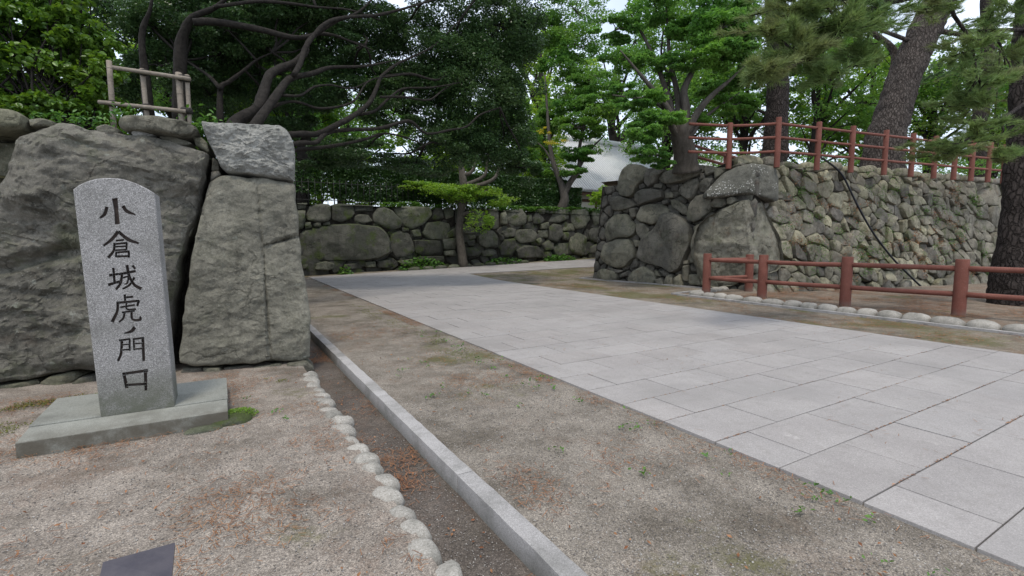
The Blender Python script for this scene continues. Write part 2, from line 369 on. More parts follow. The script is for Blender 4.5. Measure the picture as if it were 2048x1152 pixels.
# ---- paving slab
def slab_mat():
    m = MT('paving_slab'); r = m.oi.outputs['Random']
    wn_ = m.N.new('ShaderNodeTexWhiteNoise'); wn_.noise_dimensions = '1D'; m.L(r, wn_.inputs['W'])
    n = m.noise(1.1, 6, 0.7); n2 = m.noise(9, 5, 0.7); f = m.vor(190, out=1); fx = m.xyz(f)[0]
    c = m.mix(m.rng(n, 0.3, 0.7), (0.262, 0.242, 0.228), (0.32, 0.298, 0.28))
    c = m.mix(m.math('MULTIPLY', r, 0.35), c, (0.34, 0.327, 0.315))
    c = m.hsv(c, 0.5, 1.0, m.math('MULTIPLY_ADD', wn_.outputs[0], 0.10, 0.95))
    c = m.mix(0.5, c, m.ramp(fx, (0.0, 0.55), (0.4, 0.92), (0.9, 1.12), (1.0, 1.55)), 'MULTIPLY')
    c = m.mix(m.math('MULTIPLY', m.rng(n2, 0.5, 0.75), 0.45), c, (0.19, 0.175, 0.155))
    c = m.mix(m.math('MULTIPLY', m.rng(m.noise(0.5, 5, 0.65), 0.48, 0.66), 0.5), c, (0.22, 0.208, 0.195))
    c = m.mix(m.math('MULTIPLY', m.rng(m.noise(3.2, 6, 0.75), 0.62, 0.72), 0.3), c, (0.52, 0.49, 0.45))
    nb = m.bump(fx, 0.3, 0.002); nb = m.bump(n2, 0.2, 0.006, nb)
    return m.done(c, 0.72, nb, 0.35)
M['slab'] = slab_mat()
def red_mat():
    m = MT('red_paint'); n = m.noise(3, 5, 0.7); f = m.noise(40, 4, 0.7); z = m.xyz(m.geo.outputs['Normal'])[2]
    c = m.mix(m.rng(n, 0.35, 0.7), (0.145, 0.052, 0.037), (0.19, 0.072, 0.052))
    c = m.mix(m.math('MULTIPLY', m.rng(f, 0.55, 0.75), 0.35), c, (0.33, 0.2, 0.17))
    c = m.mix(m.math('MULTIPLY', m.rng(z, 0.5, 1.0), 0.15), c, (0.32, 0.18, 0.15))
    zz = m.xyz()[2]; c = m.mix(m.math('MULTIPLY', m.rng(m.noise(9, 5, .75), .52, .66), .4), c, (0.12, 0.05, 0.038)); c = m.mix(m.math('MULTIPLY', m.rng(zz, 0.0, 0.22, 1, 0), m.rng(m.noise(14, 4), .3, .6, .3, .9)), c, (0.15, 0.115, 0.09)); c = m.mix(m.math('MULTIPLY', m.rng(m.noise(60, 3, .8), .66, .7), .5), c, (0.45, 0.36, 0.32))
    return m.done(c, 0.75, m.bump(f, 0.35, 0.005), 0.25)
M['red'] = red_mat()
M['leaf_dark'] = leaf_mat('leaf_dark', (0.03, 0.066, 0.024), (0.07, 0.125, 0.04), None, 0.32, 0.36, 0.5)
M['leaf_hedge'] = leaf_mat('leaf_hedge', (0.03, 0.07, 0.02), (0.06, 0.12, 0.03), None, 0.25, 0.35, 0.5)
M['leaf_vine'] = leaf_mat('leaf_vine', (0.045, 0.105, 0.016), (0.12, 0.215, 0.03), (0.09, 0.18, 0.024), 0.35, 0.4, 0.45)
M['leaf_bright'] = leaf_mat('leaf_bright', (0.13, 0.24, 0.035), (0.24, 0.36, 0.06), (0.18, 0.31, 0.04), 0.55, 0.5, 0.3)
M['leaf_mid'] = leaf_mat('leaf_mid', (0.07, 0.16, 0.03), (0.14, 0.25, 0.05), (0.10, 0.22, 0.05), 0.5, 0.5, 0.3)
M['leaf_maple'] = leaf_mat('leaf_maple', (0.07, 0.17, 0.04), (0.13, 0.26, 0.06), (0.15, 0.30, 0.06), 0.5, 0.45, 0.35)
M['leaf_lime'] = leaf_mat('leaf_lime', (0.10, 0.20, 0.03), (0.20, 0.31, 0.05), None, 0.5, 0.5, 0.3)
M['leaf_yellow'] = leaf_mat('leaf_yellow', (0.34, 0.34, 0.04), (0.42, 0.36, 0.06), None, 0.5, 0.5, 0.3)
M['needle'] = leaf_mat('needle', (0.095, 0.165, 0.05), (0.19, 0.26, 0.085), (0.16, 0.175, 0.07), 0.35, 0.5, 0.3)
M['needle_dark'] = leaf_mat('needle_dark', (0.05, 0.10, 0.045), (0.10, 0.155, 0.065), None, 0.3, 0.5, 0.3)
M['moss'] = leaf_mat('moss', (0.07, 0.085, 0.02), (0.15, 0.16, 0.04), None, 0.2, 0.8, 0.1)
M['ivy'] = leaf_mat('ivy', (0.04, 0.11, 0.02), (0.11, 0.22, 0.04), None, 0.35, 0.45, 0.35)
M['litter'] = leaf_mat('litter', (0.12, 0.05, 0.025), (0.27, 0.14, 0.07), None, 0.0, 0.8, 0.1)
M['bark_dark'] = bark_mat('bark_dark', (0.016, 0.014, 0.012), (0.038, 0.033, 0.028), (9, 9, 9), 0.8, False)
M['bark_pine'] = bark_mat('bark_pine', (0.075, 0.06, 0.052), (0.14, 0.12, 0.105), (11, 11, 4.2), 0.8, True)
M['bark_pine_dark'] = bark_mat('bark_pine_dark', (0.038, 0.03, 0.027), (0.07, 0.058, 0.052), (12, 12, 5), 0.8, True)
M['bark_grey'] = bark_mat('bark_grey', (0.11, 0.095, 0.078), (0.19, 0.17, 0.145), (7, 7, 2), 0.5, False)
M['bark_maple'] = bark_mat('bark_maple', (0.06, 0.052, 0.043), (0.115, 0.102, 0.086), (7, 7, 2), 0.6, False)
M['bark_pollard'] = bark_mat('bark_pollard', (0.07, 0.06, 0.05), (0.13, 0.115, 0.095), (7, 7, 3), 0.6, False)
M['bamboo'] = flat_mat('bamboo', (0.16, 0.132, 0.10), (0.25, 0.21, 0.165), 12, 0.55, 0.15)
M['cord'] = flat_mat('cord', (0.02, 0.018, 0.015), (0.04, 0.035, 0.03), 30, 0.9, 0.3)
M['hose'] = flat_mat('hose', (0.012, 0.013, 0.017), (0.02, 0.021, 0.026), 8, 0.45, 0.05)
M['lamp'] = flat_mat('lamp', (0.035, 0.03, 0.04), (0.06, 0.052, 0.06), 9, 0.42, 0.1, 0.5)
M['iron'] = flat_mat('iron', (0.012, 0.012, 0.012), (0.022, 0.021, 0.02), 9, 0.6, 0.1)
M['tile'] = flat_mat('roof_tile', (0.58, 0.59, 0.61), (0.68, 0.69, 0.70), 4, 0.4, 0.2, 0.5)
M['plaster'] = flat_mat('plaster', (0.62, 0.58, 0.5), (0.7, 0.66, 0.58), 2, 0.9, 0.1)
M['timber'] = flat_mat('timber', (0.09, 0.05, 0.032), (0.13, 0.075, 0.05), 7, 0.8, 0.3)
M['white'] = flat_mat('white_spot', (0.6, 0.6, 0.56), (0.75, 0.75, 0.7), 9, 0.9, 0.1)
def water_mat():
    m = MT('water'); m.done((0.03, 0.04, 0.04), 0.06, m.bump(m.noise(3, 3), 0.15, 0.02), 0.5); return m.m
M['water'] = water_mat()

# ================================================================== GROUND
def ss(a, b, x): t = np.clip((x - a) / (b - a), 0, 1); return t * t * (3 - 2 * t)
MOAT = lambda x: 8.15 - 0.20 * (x - 13.3)              # bank of the moat (y) at x
def zg(x, y):
    x = np.asarray(x, float); y = np.asarray(y, float)
    z = 0.031 * np.clip(x - 3, 0, 40) * ss(15, 22, y)
    z = z - 1.7 * ss(0.0, 1.3, y - MOAT(x)) * ss(13.6, 14.6, x) * (1 - ss(12, 14, y))
    return z
def sheet(name, xs, ys, mat, zoff=0.0, amp=0.012, parent=None, zf=None, kind='structure', label=None):
    X, Y = np.meshgrid(xs, ys); Z = (zf or zg)(X, Y) + zoff
    Z = Z + amp * fbm(np.stack([X * 0.9, Y * 0.9, X * 0], -1), 3, 4) + amp * 0.4 * fbm(np.stack([X * 6, Y * 6, X * 0], -1), 9, 2)
    v = np.stack([X, Y, Z], -1).reshape(-1, 3); nx = len(xs); ny = len(ys)
    i, j = np.meshgrid(np.arange(nx - 1), np.arange(ny - 1)); b = (j * nx + i).ravel()
    me = arrmesh(name, v, np.stack([b, b + 1, b + nx + 1, b + nx], 1), None, True)
    o = link(name, me, mat, parent); 
    if parent is None: tag(o, label, None, None, kind)
    return o
# geometric spacing: fine near the camera, coarse far away
def sp(a, b, near, far, c=0.0):
    out = [a]; 
    while out[-1] < b - 1e-6:
        d = abs(out[-1] - c); out.append(min(b, out[-1] + near + (far - near) * min(1, d / 30)))
    return np.array(out)
ys_all = sp(-3.0, 24.0, 0.10, 0.6, 3)
sheet('ground', sp(-30, 120, 3, 6), sp(-12, 120, 3, 6), M['grass'], -2.3, 0.0, zf=lambda x, y: x * 0)
sheet('courtyard_ground', sp(-9, 0.80, 0.10, 1.0), ys_all, M['soil'], 0.0)
sheet('gutter_bed', np.linspace(0.70, 1.27, 9), ys_all, M['soil_gutter'], -0.115, 0.012)
sheet('gravel_verge', np.linspace(1.345, 3.10, 24), ys_all, M['soil_verge'], 0.0, 0.010)
sheet('gravel_forecourt', sp(8.9, 10.86, 0.15, 0.2), ys_all, M['soil_moss'], 0.0, 0.012)
sheet('needle_ground', sp(10.84, 40, 0.2, 1.0, 11), sp(-3, 9.36, 0.16, 0.3, 8), M['soil_needle'], 0.03, 0.02)
sheet('back_verge', sp(8.9, 30, 0.3, 0.8, 9), sp(9.3, 18.62, 0.2, 0.5), M['soil_moss'], 0.002, 0.012, zf=lambda x, y: 0.031 * np.clip(x - 3, 0, 40) * ss(15, 22, y))
sheet('wall_foot_ground', sp(1.3, 30, 0.3, 0.6, 8), sp(21.38, 23.0, 0.1, 0.3, 22), M['soil_moss'], 0.012, 0.02)
sheet('moat_bed', sp(13.0, 60, 1, 2), sp(-3, 12, 0.5, 1.0), M['core'], -1.75, 0.0, zf=lambda x, y: x * 0)
wsheet = sheet('water', sp(13.8, 60, 1, 2), sp(2.0, 11, 1, 1), M['water'], -0.75, 0.0, zf=lambda x, y: x * 0)

# ------------------------------------------------------------------ paving
PX0, PX1 = 3.075, 8.95
def rectslab(w, d):
    bm = bmesh.new(); box(bm, -w / 2, w / 2, -d / 2, d / 2, -0.05, 0.0, 0.004)
    me = bpy.data.meshes.new('slab'); bm.to_mesh(me); bm.free(); me.materials.append(M['slab']); return me
pave = sheet('paved_path', np.linspace(PX0, PX1, 14), np.linspace(-2.9, 21.4, 60), M['soil_gutter'], -0.012, 0.0)
_cache = {}
farbm = bmesh.new()
def put_slab(x0, x1, y0, y1, far):
    gap = 0.0034 + 0.0016 * random.random()
    w = round(x1 - x0 - 2 * gap, 3); d = round(y1 - y0 - 2 * gap, 3)
    cx, cy = (x0 + x1) / 2, (y0 + y1) / 2; z = float(zg(cx, cy)) + 0.022 + random.uniform(-0.0025, 0.0025)
    if far:
        z0, z1 = float(zg(x0, cy)), float(zg(x1, cy))
        r = bmesh.ops.create_cube(farbm, size=1.0)
        for v in r['verts']:
            top = v.co.z > 0
            v.co = Vector((cx + v.co.x * w, cy + v.co.y * d, float(zg(cx + v.co.x * w, cy + v.co.y * d)) + (z - float(zg(cx, cy)) if top else -0.02)))
        return
    key = (w, d)
    if key not in _cache: _cache[key] = rectslab(w, d)
    o = bpy.data.objects.new('slab', _cache[key]); COL.objects.link(o); o.parent = pave; o.location = (cx, cy, z)
    o.rotation_euler = (random.uniform(-.0022, .0022), random.uniform(-.0022, .0022), 0)
row = 0; y = 0.79 - 0.487 * 7
while y < 21.3:
    y1 = min(y + 0.487, 21.4); off = 0.40 if row % 2 else 0.80
    far = y > 8.6 or y1 < 0.2
    xs = [PX0, PX0 + off - 0.01]
    while xs[-1] + 0.815 < PX1 - 0.1: xs.append(xs[-1] + 0.815)
    xs.append(PX1)
    for a, b in zip(xs[:-1], xs[1:]): put_slab(a, b, y, y1, far or (a > 7.2 and y < 0.8))
    y = y1; row += 1
y = 18.65; row = 0
while y < 21.35:
    off = 0.4 if row % 2 else 0.8; x = PX1 + 0.006
    while x < 30:
        put_slab(x, x + (off if x < PX1 + .1 else 0.815), y, min(y + 0.487, 21.4), True); x += off if x < PX1 + .1 else 0.815
    y += 0.487; row += 1
sheet('branch_path', np.linspace(PX1, 30, 20), np.linspace(18.6, 21.4, 6), M['soil_gutter'], -0.005, 0.0)
fo = bmobj('slab_field', farbm, M['slab'], pave, loc=(0, 0, 0)); fo['kind'] = 'stuff'

# ------------------------------------------------------------------ kerb beside the gutter
kerb = empty('kerb', (1.295, 4, -0.1), 'pale granite kerb running between the gutter and the gravel verge', 'kerb')
yk = -2.4; lens = [1.55, 1.9, 1.72, 1.85, 1.9, 1.8, 1.9, 1.85, 1.9, 1.9, 1.8, 1.9, 1.85]
for i, l in enumerate(lens):
    bm = bmesh.new(); box(bm, 1.238, 1.352, yk + .003, yk + l - .003, -0.24, 0.012, 0.007)
    bmesh.ops.subdivide_edges(bm, edges=[e for e in bm.edges if e.calc_length() > 0.5], cuts=18, use_grid_fill=True)
    for v in bm.verts:
        n = fbm(np.array(v.co) * 7 + i, 4, 3); v.co += Vector((0.004 * n, 0, 0.004 * vnoise(np.array(v.co) * 11, 8)))
    bmobj('kerb_stone', bm, M['kerb'], kerb, smooth=True); yk += l

# ------------------------------------------------------------------ rounded stones
def pebble(name, c, r, mat, parent, seed, yaw=0.0, sub=3, amp=0.14):
    bm = bmesh.new(); bmesh.ops.create_icosphere(bm, subdivisions=sub, radius=1.0)
    co = np.array([v.co[:] for v in bm.verts]); nn = fbm(co * 1.2 + seed * 3.7, seed, 3); n2 = fbm(co * 5 + seed, seed + 5, 2)
    co = co / (np.abs(co) ** 2.7).sum(1)[:, None] ** (1 / 2.7)
    co = co * (1 + amp * nn + 0.035 * n2)[:, None] * np.array(r)
    ca, sa = math.cos(yaw), math.sin(yaw); co = np.stack([co[:, 0] * ca - co[:, 1] * sa, co[:, 0] * sa + co[:, 1] * ca, co[:, 2]], 1)
    for v, p in zip(bm.verts, co): v.co = Vector(p)
    me = bpy.data.meshes.new(name); bm.to_mesh(me); bm.free(); me.polygons.foreach_set('use_smooth', np.ones(len(me.polygons), bool))
    return link(name, me, mat, parent, c)
edge = empty('cobble_edging', (0.82, 4, 0), 'row of pale rounded cobbles edging the gutter beside the carved stone', 'edging')
y = 5.9; i = 0
while y > 0.6:
    l = random.uniform(0.17, 0.33) * (0.85 if y > 4 else 0.9); 
    pebble('cobble', (0.80 + random.uniform(-.035, .03), y - l / 2, -0.055 + random.uniform(-.02, .012)), (random.uniform(.065, .10), l * random.uniform(.42, .5), random.uniform(.07, .09)), M['cobble'], edge, i, random.uniform(-.4, .4), 3, .24); y -= l * 0.97; i += 1
edge2 = empty('boulder_edging', (11.0, 5, 0), 'row of rounded grey boulders along the edging strip under the red fence', 'edging')
y = 9.05; i = 0
while y > 1.2:
    l = random.uniform(0.34, 0.52)
    pebble('boulder', (11.03 + random.uniform(-.03, .03), y - l / 2, 0.035), (random.uniform(.13, .17), l * 0.49, random.uniform(.10, .13)), M['cobble'], edge2, 40 + i, random.uniform(-.15, .15)); y -= l; i += 1
x = 11.2
for i in range(5):
    l = random.uniform(.3, .45); pebble('boulder', (x + l / 2, 9.12 + random.uniform(-.03, .03) + .07 * i, 0.03), (l * .49, .14, .1), M['cobble'], edge2, 70 + i); x += l
strip = empty('concrete_edging', (10.85, 5, 0), 'thin pale concrete edging strip around the fenced ground and wall foot', 'edging')
def strip_seg(p, q, w=0.05, h=0.045):
    bm = bmesh.new(); p = Vector((*p, 0)); q = Vector((*q, 0)); d = (q - p).normalized(); n = Vector((-d.y, d.x, 0)) * w
    prism(bm, [p + n, p - n, q - n, q + n], (0, 0, h + 0.06)); bmesh.ops.translate(bm, verts=bm.verts, vec=(0, 0, -0.06)); bmobj('strip', bm, M['kerb'], strip)
strip_seg((10.82, 9.47), (10.86, -2.5)); strip_seg((10.88, 9.47), (13.1, 9.75)); strip_seg((13.02, 9.85), (12.22, 15.3)); strip_seg((12.30, 15.32), (14.6, 15.9))

# ================================================================== STONE WALLS
def frame(P, ang, batter):
    """plane through P; ex along heading ang (from +X), ey up the face leaning back, n outward (to the right of ex... toward the viewer)"""
    a = R(ang); ex = np.array([math.cos(a), math.sin(a), 0]); n0 = np.array([math.sin(a), -math.cos(a), 0]); b = R(batter)
    ey = np.array([0, 0, 1]) * math.cos(b) - n0 * math.sin(b); n = n0 * math.cos(b) + np.array([0, 0, 1]) * math.sin(b)
    return np.asarray(P, float), ex, ey, n
def to_plane(fr, x, y):
    P, ex, ey, n = fr; q = V(x, y, P, n) - P; return (q @ ex, q @ ey)
def chaikin(p, it=1, t=0.22):
    p = np.asarray(p, float)
    for _ in range(it):
        q = np.roll(p, -1, 0); p = np.stack([p + (q - p) * t, p + (q - p) * (1 - t)], 1).reshape(-1, 2)
    return p
def resample(p, m):
    p = np.vstack([p, p[:1]]); d = np.r_[0, np.cumsum(np.linalg.norm(np.diff(p, axis=0), axis=1))]; t = np.linspace(0, d[-1], m, endpoint=False)
    return np.stack([np.interp(t, d, p[:, 0]), np.interp(t, d, p[:, 1])], 1)
def rock(name, fr, poly, mat, parent, seed, gap=0.02, bulge=0.10, depth=0.45, M_=22, rings=(1.0, 0.93, 0.8, 0.6, 0.35), facet=0.5, amp=0.03, freq=3.0, rnd=1, proud=0.0, strata=0.0, tilt=0.06, extra=None, cut=0.22, pw=5, grow=1.0):
    P, ex, ey, n = fr; rs = np.random.default_rng(seed); poly = np.asarray(poly, float)
    if np.cross(poly[1] - poly[0], poly[2] - poly[1]).sum() is None: pass
    A = 0.5 * np.sum(poly[:, 0] * np.roll(poly[:, 1], -1) - np.roll(poly[:, 0], -1) * poly[:, 1])
    if A < 0: poly = poly[::-1]; A = -A
    c = resample(poly, 60).mean(0); size = math.sqrt(A)
    o = resample(chaikin(poly, rnd, cut), M_); rad = np.linalg.norm(o - c, axis=1)
    o = c + (o - c) * (1 - np.minimum(gap / rad, 0.25))[:, None]
    if grow != 1.0: o = c + (o - c) * grow
    ph = fbm(np.c_[o * 5.0, np.full(len(o), seed * 1.3)], seed, 3); o = c + (o - c) * (1 + 0.035 * ph)[:, None]
    b = bulge
    pl = [(rs.normal(0, 0.55, 2), rs.uniform(0.35, 0.95)) for _ in range(5)]
    tl = rs.normal(0, tilt, 2)
    pts = []; 
    prof = [(0.90, -depth), (1.0, -0.55 * b)]
    for s_ in rings[1:]: prof.append((s_, None))
    V2 = []; Hh = []
    for s_, h in prof:
        q = c + (o - c) * s_; V2.append(q)
        if h is None:
            hh = np.full(len(q), b * (1 - max(0, s_) ** pw))
            rel = (q - c) / size
            fac = np.min(np.stack([b * (k0 + 1.2 * (rel @ g)) for g, k0 in pl]), 0)
            hh = hh * (1 - facet) + np.minimum(hh, fac) * facet
            Hh.append(hh)
        else: Hh.append(np.full(len(q), h))
    V2.append(c[None]); Hh.append(np.array([b * (1 - facet) + facet * b * min(1, min(k0 for g, k0 in pl))]))
    v2 = np.vstack(V2); h = np.concatenate(Hh)
    p3 = np.c_[v2 * freq, np.full(len(v2), seed * 7.7)]
    k = np.r_[np.zeros(len(o)), np.full(len(o), 0.5), np.ones(len(v2) - 2 * len(o))]
    h = h + k * amp * (fbm(p3, seed, 4) - 0.5 * np.abs(fbm(p3 * 2.3 + 9, seed + 4, 3)))
    if strata:
        sv = np.c_[v2[:, 0] * 0.9 + v2[:, 1] * 0.5, v2[:, 1] * 6 + v2[:, 0] * 1.7, np.full(len(v2), seed)]
        q = fbm(sv, seed + 3, 4); h = h + k * strata * np.where(q > 0.12, 0.6, q)
    if extra is not None: h = h + k * extra(v2, c)
    h = h + (v2 - c) @ tl * k + proud
    W = P + v2[:, :1] * ex + v2[:, 1:] * ey + h[:, None] * n
    m = len(o); j = np.arange(m); jn = (j + 1) % m; quads = []
    nr = len(prof)
    for r_ in range(nr - 1): quads.append(np.stack([r_ * m + j, r_ * m + jn, (r_ + 1) * m + jn, (r_ + 1) * m + j], 1))
    tris = np.stack([(nr - 1) * m + j, (nr - 1) * m + jn, np.full(m, nr * m)], 1)
    cen = P + c[0] * ex + c[1] * ey
    me = arrmesh(name, W - cen, np.vstack(quads), tris, True)
    me.set_sharp_from_angle(angle=R(38 if M_ < 60 else 26))
    if name is RUB: 
        RUBV.append((W, np.vstack(quads), tris)); bpy.data.meshes.remove(me); return None
    return link(name, me, mat, parent, cen)
RUB = 'rubble'; RUBV = []
def flush_rubble(mat, parent):
    v = []; q = []; t = []; n = 0
    for a, b, c in RUBV: v.append(a); q.append(b + n); t.append(c + n); n += len(a)
    RUBV.clear(); me = arrmesh('rubble', np.vstack(v), np.vstack(q), np.vstack(t), True); me.set_sharp_from_angle(angle=R(38))
    o = link('rubble', me, mat, parent, (0, 0, 0)); o['kind'] = 'stuff'; return o
XFINE = tuple(np.linspace(1.0, 0.02, 60) ** 0.8)
FINE = tuple(np.linspace(1.0, 0.03, 34) ** 0.8)

def halfclip(poly, a, b, c):
    out = []; n = len(poly)
    for i in range(n):
        p, q = poly[i], poly[(i + 1) % n]; dp = a * p[0] + b * p[1] - c; dq = a * q[0] + b * q[1] - c
        if dp <= 0: out.append(p)
        if dp * dq < 0: t = dp / (dp - dq); out.append((p[0] + (q[0] - p[0]) * t, p[1] + (q[1] - p[1]) * t))
    return out
def cells(seeds, bound, sx=1.0, rot=0.0):
    """Voronoi cells in a metric stretched by sx along a direction rot below the horizontal"""
    ca, sa = math.cos(rot), math.sin(rot)
    fwd = lambda x, y: ((x * ca - y * sa) / sx, x * sa + y * ca); inv = lambda u, w: (u * sx * ca + w * sa, -u * sx * sa + w * ca)
    S = np.array([fwd(x, y) for x, y in seeds]); B = [fwd(x, y) for x, y in bound]; res = []
    for i in range(len(S)):
        poly = B; d = np.linalg.norm(S - S[i], axis=1)
        for j in np.argsort(d)[1:26]:
            dv = S[j] - S[i]; mid = (S[j] + S[i]) / 2; poly = halfclip(poly, dv[0], dv[1], float(mid @ dv))
            if len(poly) < 3: break
        res.append([inv(u, w) for u, w in poly])
    return res
def relax_seeds(n, w, h, sizef, rs, it=3):
    pts = []
    tries = 0
    while len(pts) < n and tries < 60000:
        tries += 1; p = (rs.uniform(0, w), rs.uniform(0, h)); r = sizef(*p) * rs.choice([0.6, 1.0, 1.25], p=[0.22, 0.5, 0.28])
        if all((p[0] - q[0]) ** 2 + (p[1] - q[1]) ** 2 > (0.5 * (r + q[2])) ** 2 for q in pts): pts.append((*p, r))
    return [(p[0], p[1]) for p in pts]
def Z(o, s, pts): return [(o[0] + x * s, o[1] + y * s) for x, y in pts]

# ------------------------------------------------------------------ left wall of giant stones
LW = frame((0.90, 6.42, 0.0), -9, 5)
lw = empty('megalith_wall', (-0.6, 6.9, 0), 'wall of giant rough grey stones standing behind the carved stone', 'wall')
lp = lambda pts: [to_plane(LW, *p) for p in pts]
A_ = [(-230, 300), (-120, 285), (30, 300), (45, 275), (105, 262), (120, 250), (150, 250), (175, 258), (215, 265), (280, 270), (330, 280), (385, 295), (418, 308), (420, 320), (413, 345), (404, 372), (398, 410), (386, 450), (370, 490), (362, 530), (358, 567), (346, 610), (343, 660), (330, 715), (300, 742), (190, 746), (150, 739), (80, 755), (0, 764), (-180, 770)]
A_ = [(2, 395), (12, 360), (28, 310), (45, 280)] + A_[4:29] + [(-140, 768), (-190, 690), (-190, 560), (-130, 470), (-40, 430)]
def ledges(q, s, a, f, st=5):
    z = q[:, :1] * 0 + s; w = np.c_[q[:, :1] * 1.0 + .4 * q[:, 1:], q[:, 1:] * 2.2 - .5 * q[:, :1], z]
    n = fbm(w * f, s, 4); return a * (np.floor(n * st) + np.clip(((n * st) % 1) * 4 - 3, 0, 1)) / st + a * .35 * -np.abs(fbm(np.c_[q * f * 4, z], s + 2, 3))
def crackA(v, c):
    q = v - c
    return crackA0(v, c) + ledges(q, 31, .10, 1.3, 6) + ledges(q, 37, .035, 3.4, 4)
def crackA0(v, c):
    q = v - c
    h = 0.10 * np.clip(fbm(np.c_[q * 1.1, q[:, :1] * 0], 21, 3), -1, 1)
    h -= 0.10 * np.exp(-((q[:, 1] + 0.02 + 0.25 * vnoise(np.c_[q[:, :1] * 1.5, q * 0], 2)) / 0.07) ** 2) * (q[:, 0] < 0.25)
    h += 0.14 * (q[:, 1] > 0.35 + 0.2 * q[:, 0]) * np.clip(q[:, 1] - 0.3 - 0.2 * q[:, 0], 0, 0.4)
    return h
rock('stone', LW, lp(A_), M['rock_left'], lw, 3, gap=0.0, bulge=0.13, depth=0.9, M_=340, rings=XFINE, facet=0.35, amp=0.06, freq=3.0, strata=0.03, pw=16, tilt=0.0, extra=crackA, cut=0.06)
B_ = [(420, 362), (440, 352), (470, 352), (530, 358), (590, 367), (592, 400), (598, 450), (603, 520), (610, 560), (617, 600), (621, 660), (620, 715), (600, 720), (560, 722), (530, 722), (500, 727), (440, 731), (380, 733), (358, 728), (358, 705), (365, 660), (372, 600), (378, 560), (383, 520), (392, 470), (405, 420), (412, 390)]
def crackB(v, c):
    q = v - c
    h = -0.025 * np.exp(-((q[:, 0] - 0.16 + 0.03 * q[:, 1]) / 0.014) ** 2)
    k = q[:, 1] - 0.42 - 0.30 * (q[:, 0] - 0.3)
    h -= 0.05 * np.exp(-(k / 0.022) ** 2) * ss(0.2, 0.3, q[:, 0])
    h += -0.03 * (q[:, 0] > 0.16) * (k < 0)
    return h + ledges(q, 41, .028, 2.0, 4) + ledges(q, 43, .018, 5.0, 3)
rock('stone', LW, lp(B_), M['rock_slab'], lw, 8, gap=0.0, bulge=0.07, depth=0.8, M_=240, rings=XFINE, facet=0.25, amp=0.03, freq=3.6, strata=0.012, pw=20, tilt=0.0, extra=crackB, cut=0.05, proud=0.05)
C_ = [(402, 245), (440, 250), (490, 250), (560, 252), (575, 262), (588, 285), (592, 300), (590, 362), (560, 360), (490, 350), (455, 349), (440, 335), (425, 300), (410, 270)]
rock('stone', LW, lp(C_), M['rock_pale'], lw, 11, gap=0.004, bulge=0.10, depth=0.7, M_=160, rings=FINE, facet=0.4, amp=0.06, freq=6, strata=0.02, tilt=0.03, cut=0.08, proud=0.06, pw=10, extra=lambda v, c: ledges(v - c, 47, .05, 4.0, 4))
small = [
 ([(240, 245), (260, 238), (320, 240), (380, 250), (398, 260), (395, 270), (375, 279), (320, 272), (250, 264)], 0.14, 0.12),
 ([(264, 268), (275, 259), (305, 262), (312, 272), (290, 280), (270, 278)], 0.08, 0.02),
 ([(384, 273), (405, 275), (416, 287), (418, 306), (390, 291)], 0.06, 0.0),
 ([(420, 341), (438, 341), (442, 350), (420, 363)], 0.05, -0.02), ([(424, 313), (437, 322), (437, 340), (420, 340)], 0.05, -0.04),
 ([(316, 272), (350, 274), (388, 289), (370, 293), (330, 285)], 0.05, 0.02),
 ([(-40, 222), (35, 225), (52, 235), (48, 257), (20, 264), (-40, 266)], 0.14, 0.08), ([(52, 236), (80, 235), (110, 243), (105, 253), (60, 254)], 0.08, 0.0),
 ([(66, 259), (105, 254), (107, 265), (75, 270)], 0.05, -0.02), ([(193, 256), (215, 250), (238, 258), (238, 268), (195, 267)], 0.06, 0.02),
 ([(-60, 268), (18, 268), (34, 280), (10, 350), (0, 395), (-60, 425)], 0.1, -0.28), ([(-160, 268), (-62, 268), (-62, 420), (-150, 440)], 0.1, -0.2), ([(-140, 222), (-42, 222), (-42, 265), (-140, 266)], 0.1, 0.0),
 ([(76, 768), (100, 752), (150, 742), (160, 752), (148, 772), (120, 776)], 0.08, 0.02), ([(135, 776), (165, 752), (195, 750), (198, 780), (140, 784)], 0.08, 0.05), ([(-20, 775), (15, 768), (72, 760), (74, 778), (0, 784)], 0.08, 0.0),
 ([(360, 748), (364, 736), (404, 735), (408, 748)], 0.05, -0.02), ([(404, 735), (440, 734), (446, 747), (408, 748)], 0.06, 0.02), ([(446, 735), (503, 731), (508, 745), (450, 748)], 0.05, -0.03), ([(505, 734), (560, 726), (572, 735), (565, 745), (510, 748)], 0.07, 0.03),
 ([(572, 726), (612, 720), (628, 735), (626, 747), (578, 748)], 0.09, 0.10), ([(380, 417), (397, 407), (394, 428), (378, 470), (368, 482)], 0.05, -0.12), ([(356, 600), (368, 560), (366, 620), (358, 700), (347, 690)], 0.05, -0.35),
]
for i, (p, b, pr) in enumerate(small):
    rock('stone', LW, lp(p), M['rock_left'] if i != 1 else M['rock_pale'], lw, 100 + i, gap=0.004, bulge=b, depth=0.5, M_=30, facet=0.7, amp=0.04, freq=6, proud=pr, tilt=0.1, cut=0.10, pw=9, grow=1.05)
bm = bmesh.new()
prism(bm, [(0.82, 6.98, -0.3), (0.82, 22.1, -0.3), (-9, 22.1, -0.3), (-9, 8.4, -0.3)], (0, 0, 2.78)); bmobj('wall_core', bm, M['core'], lw)
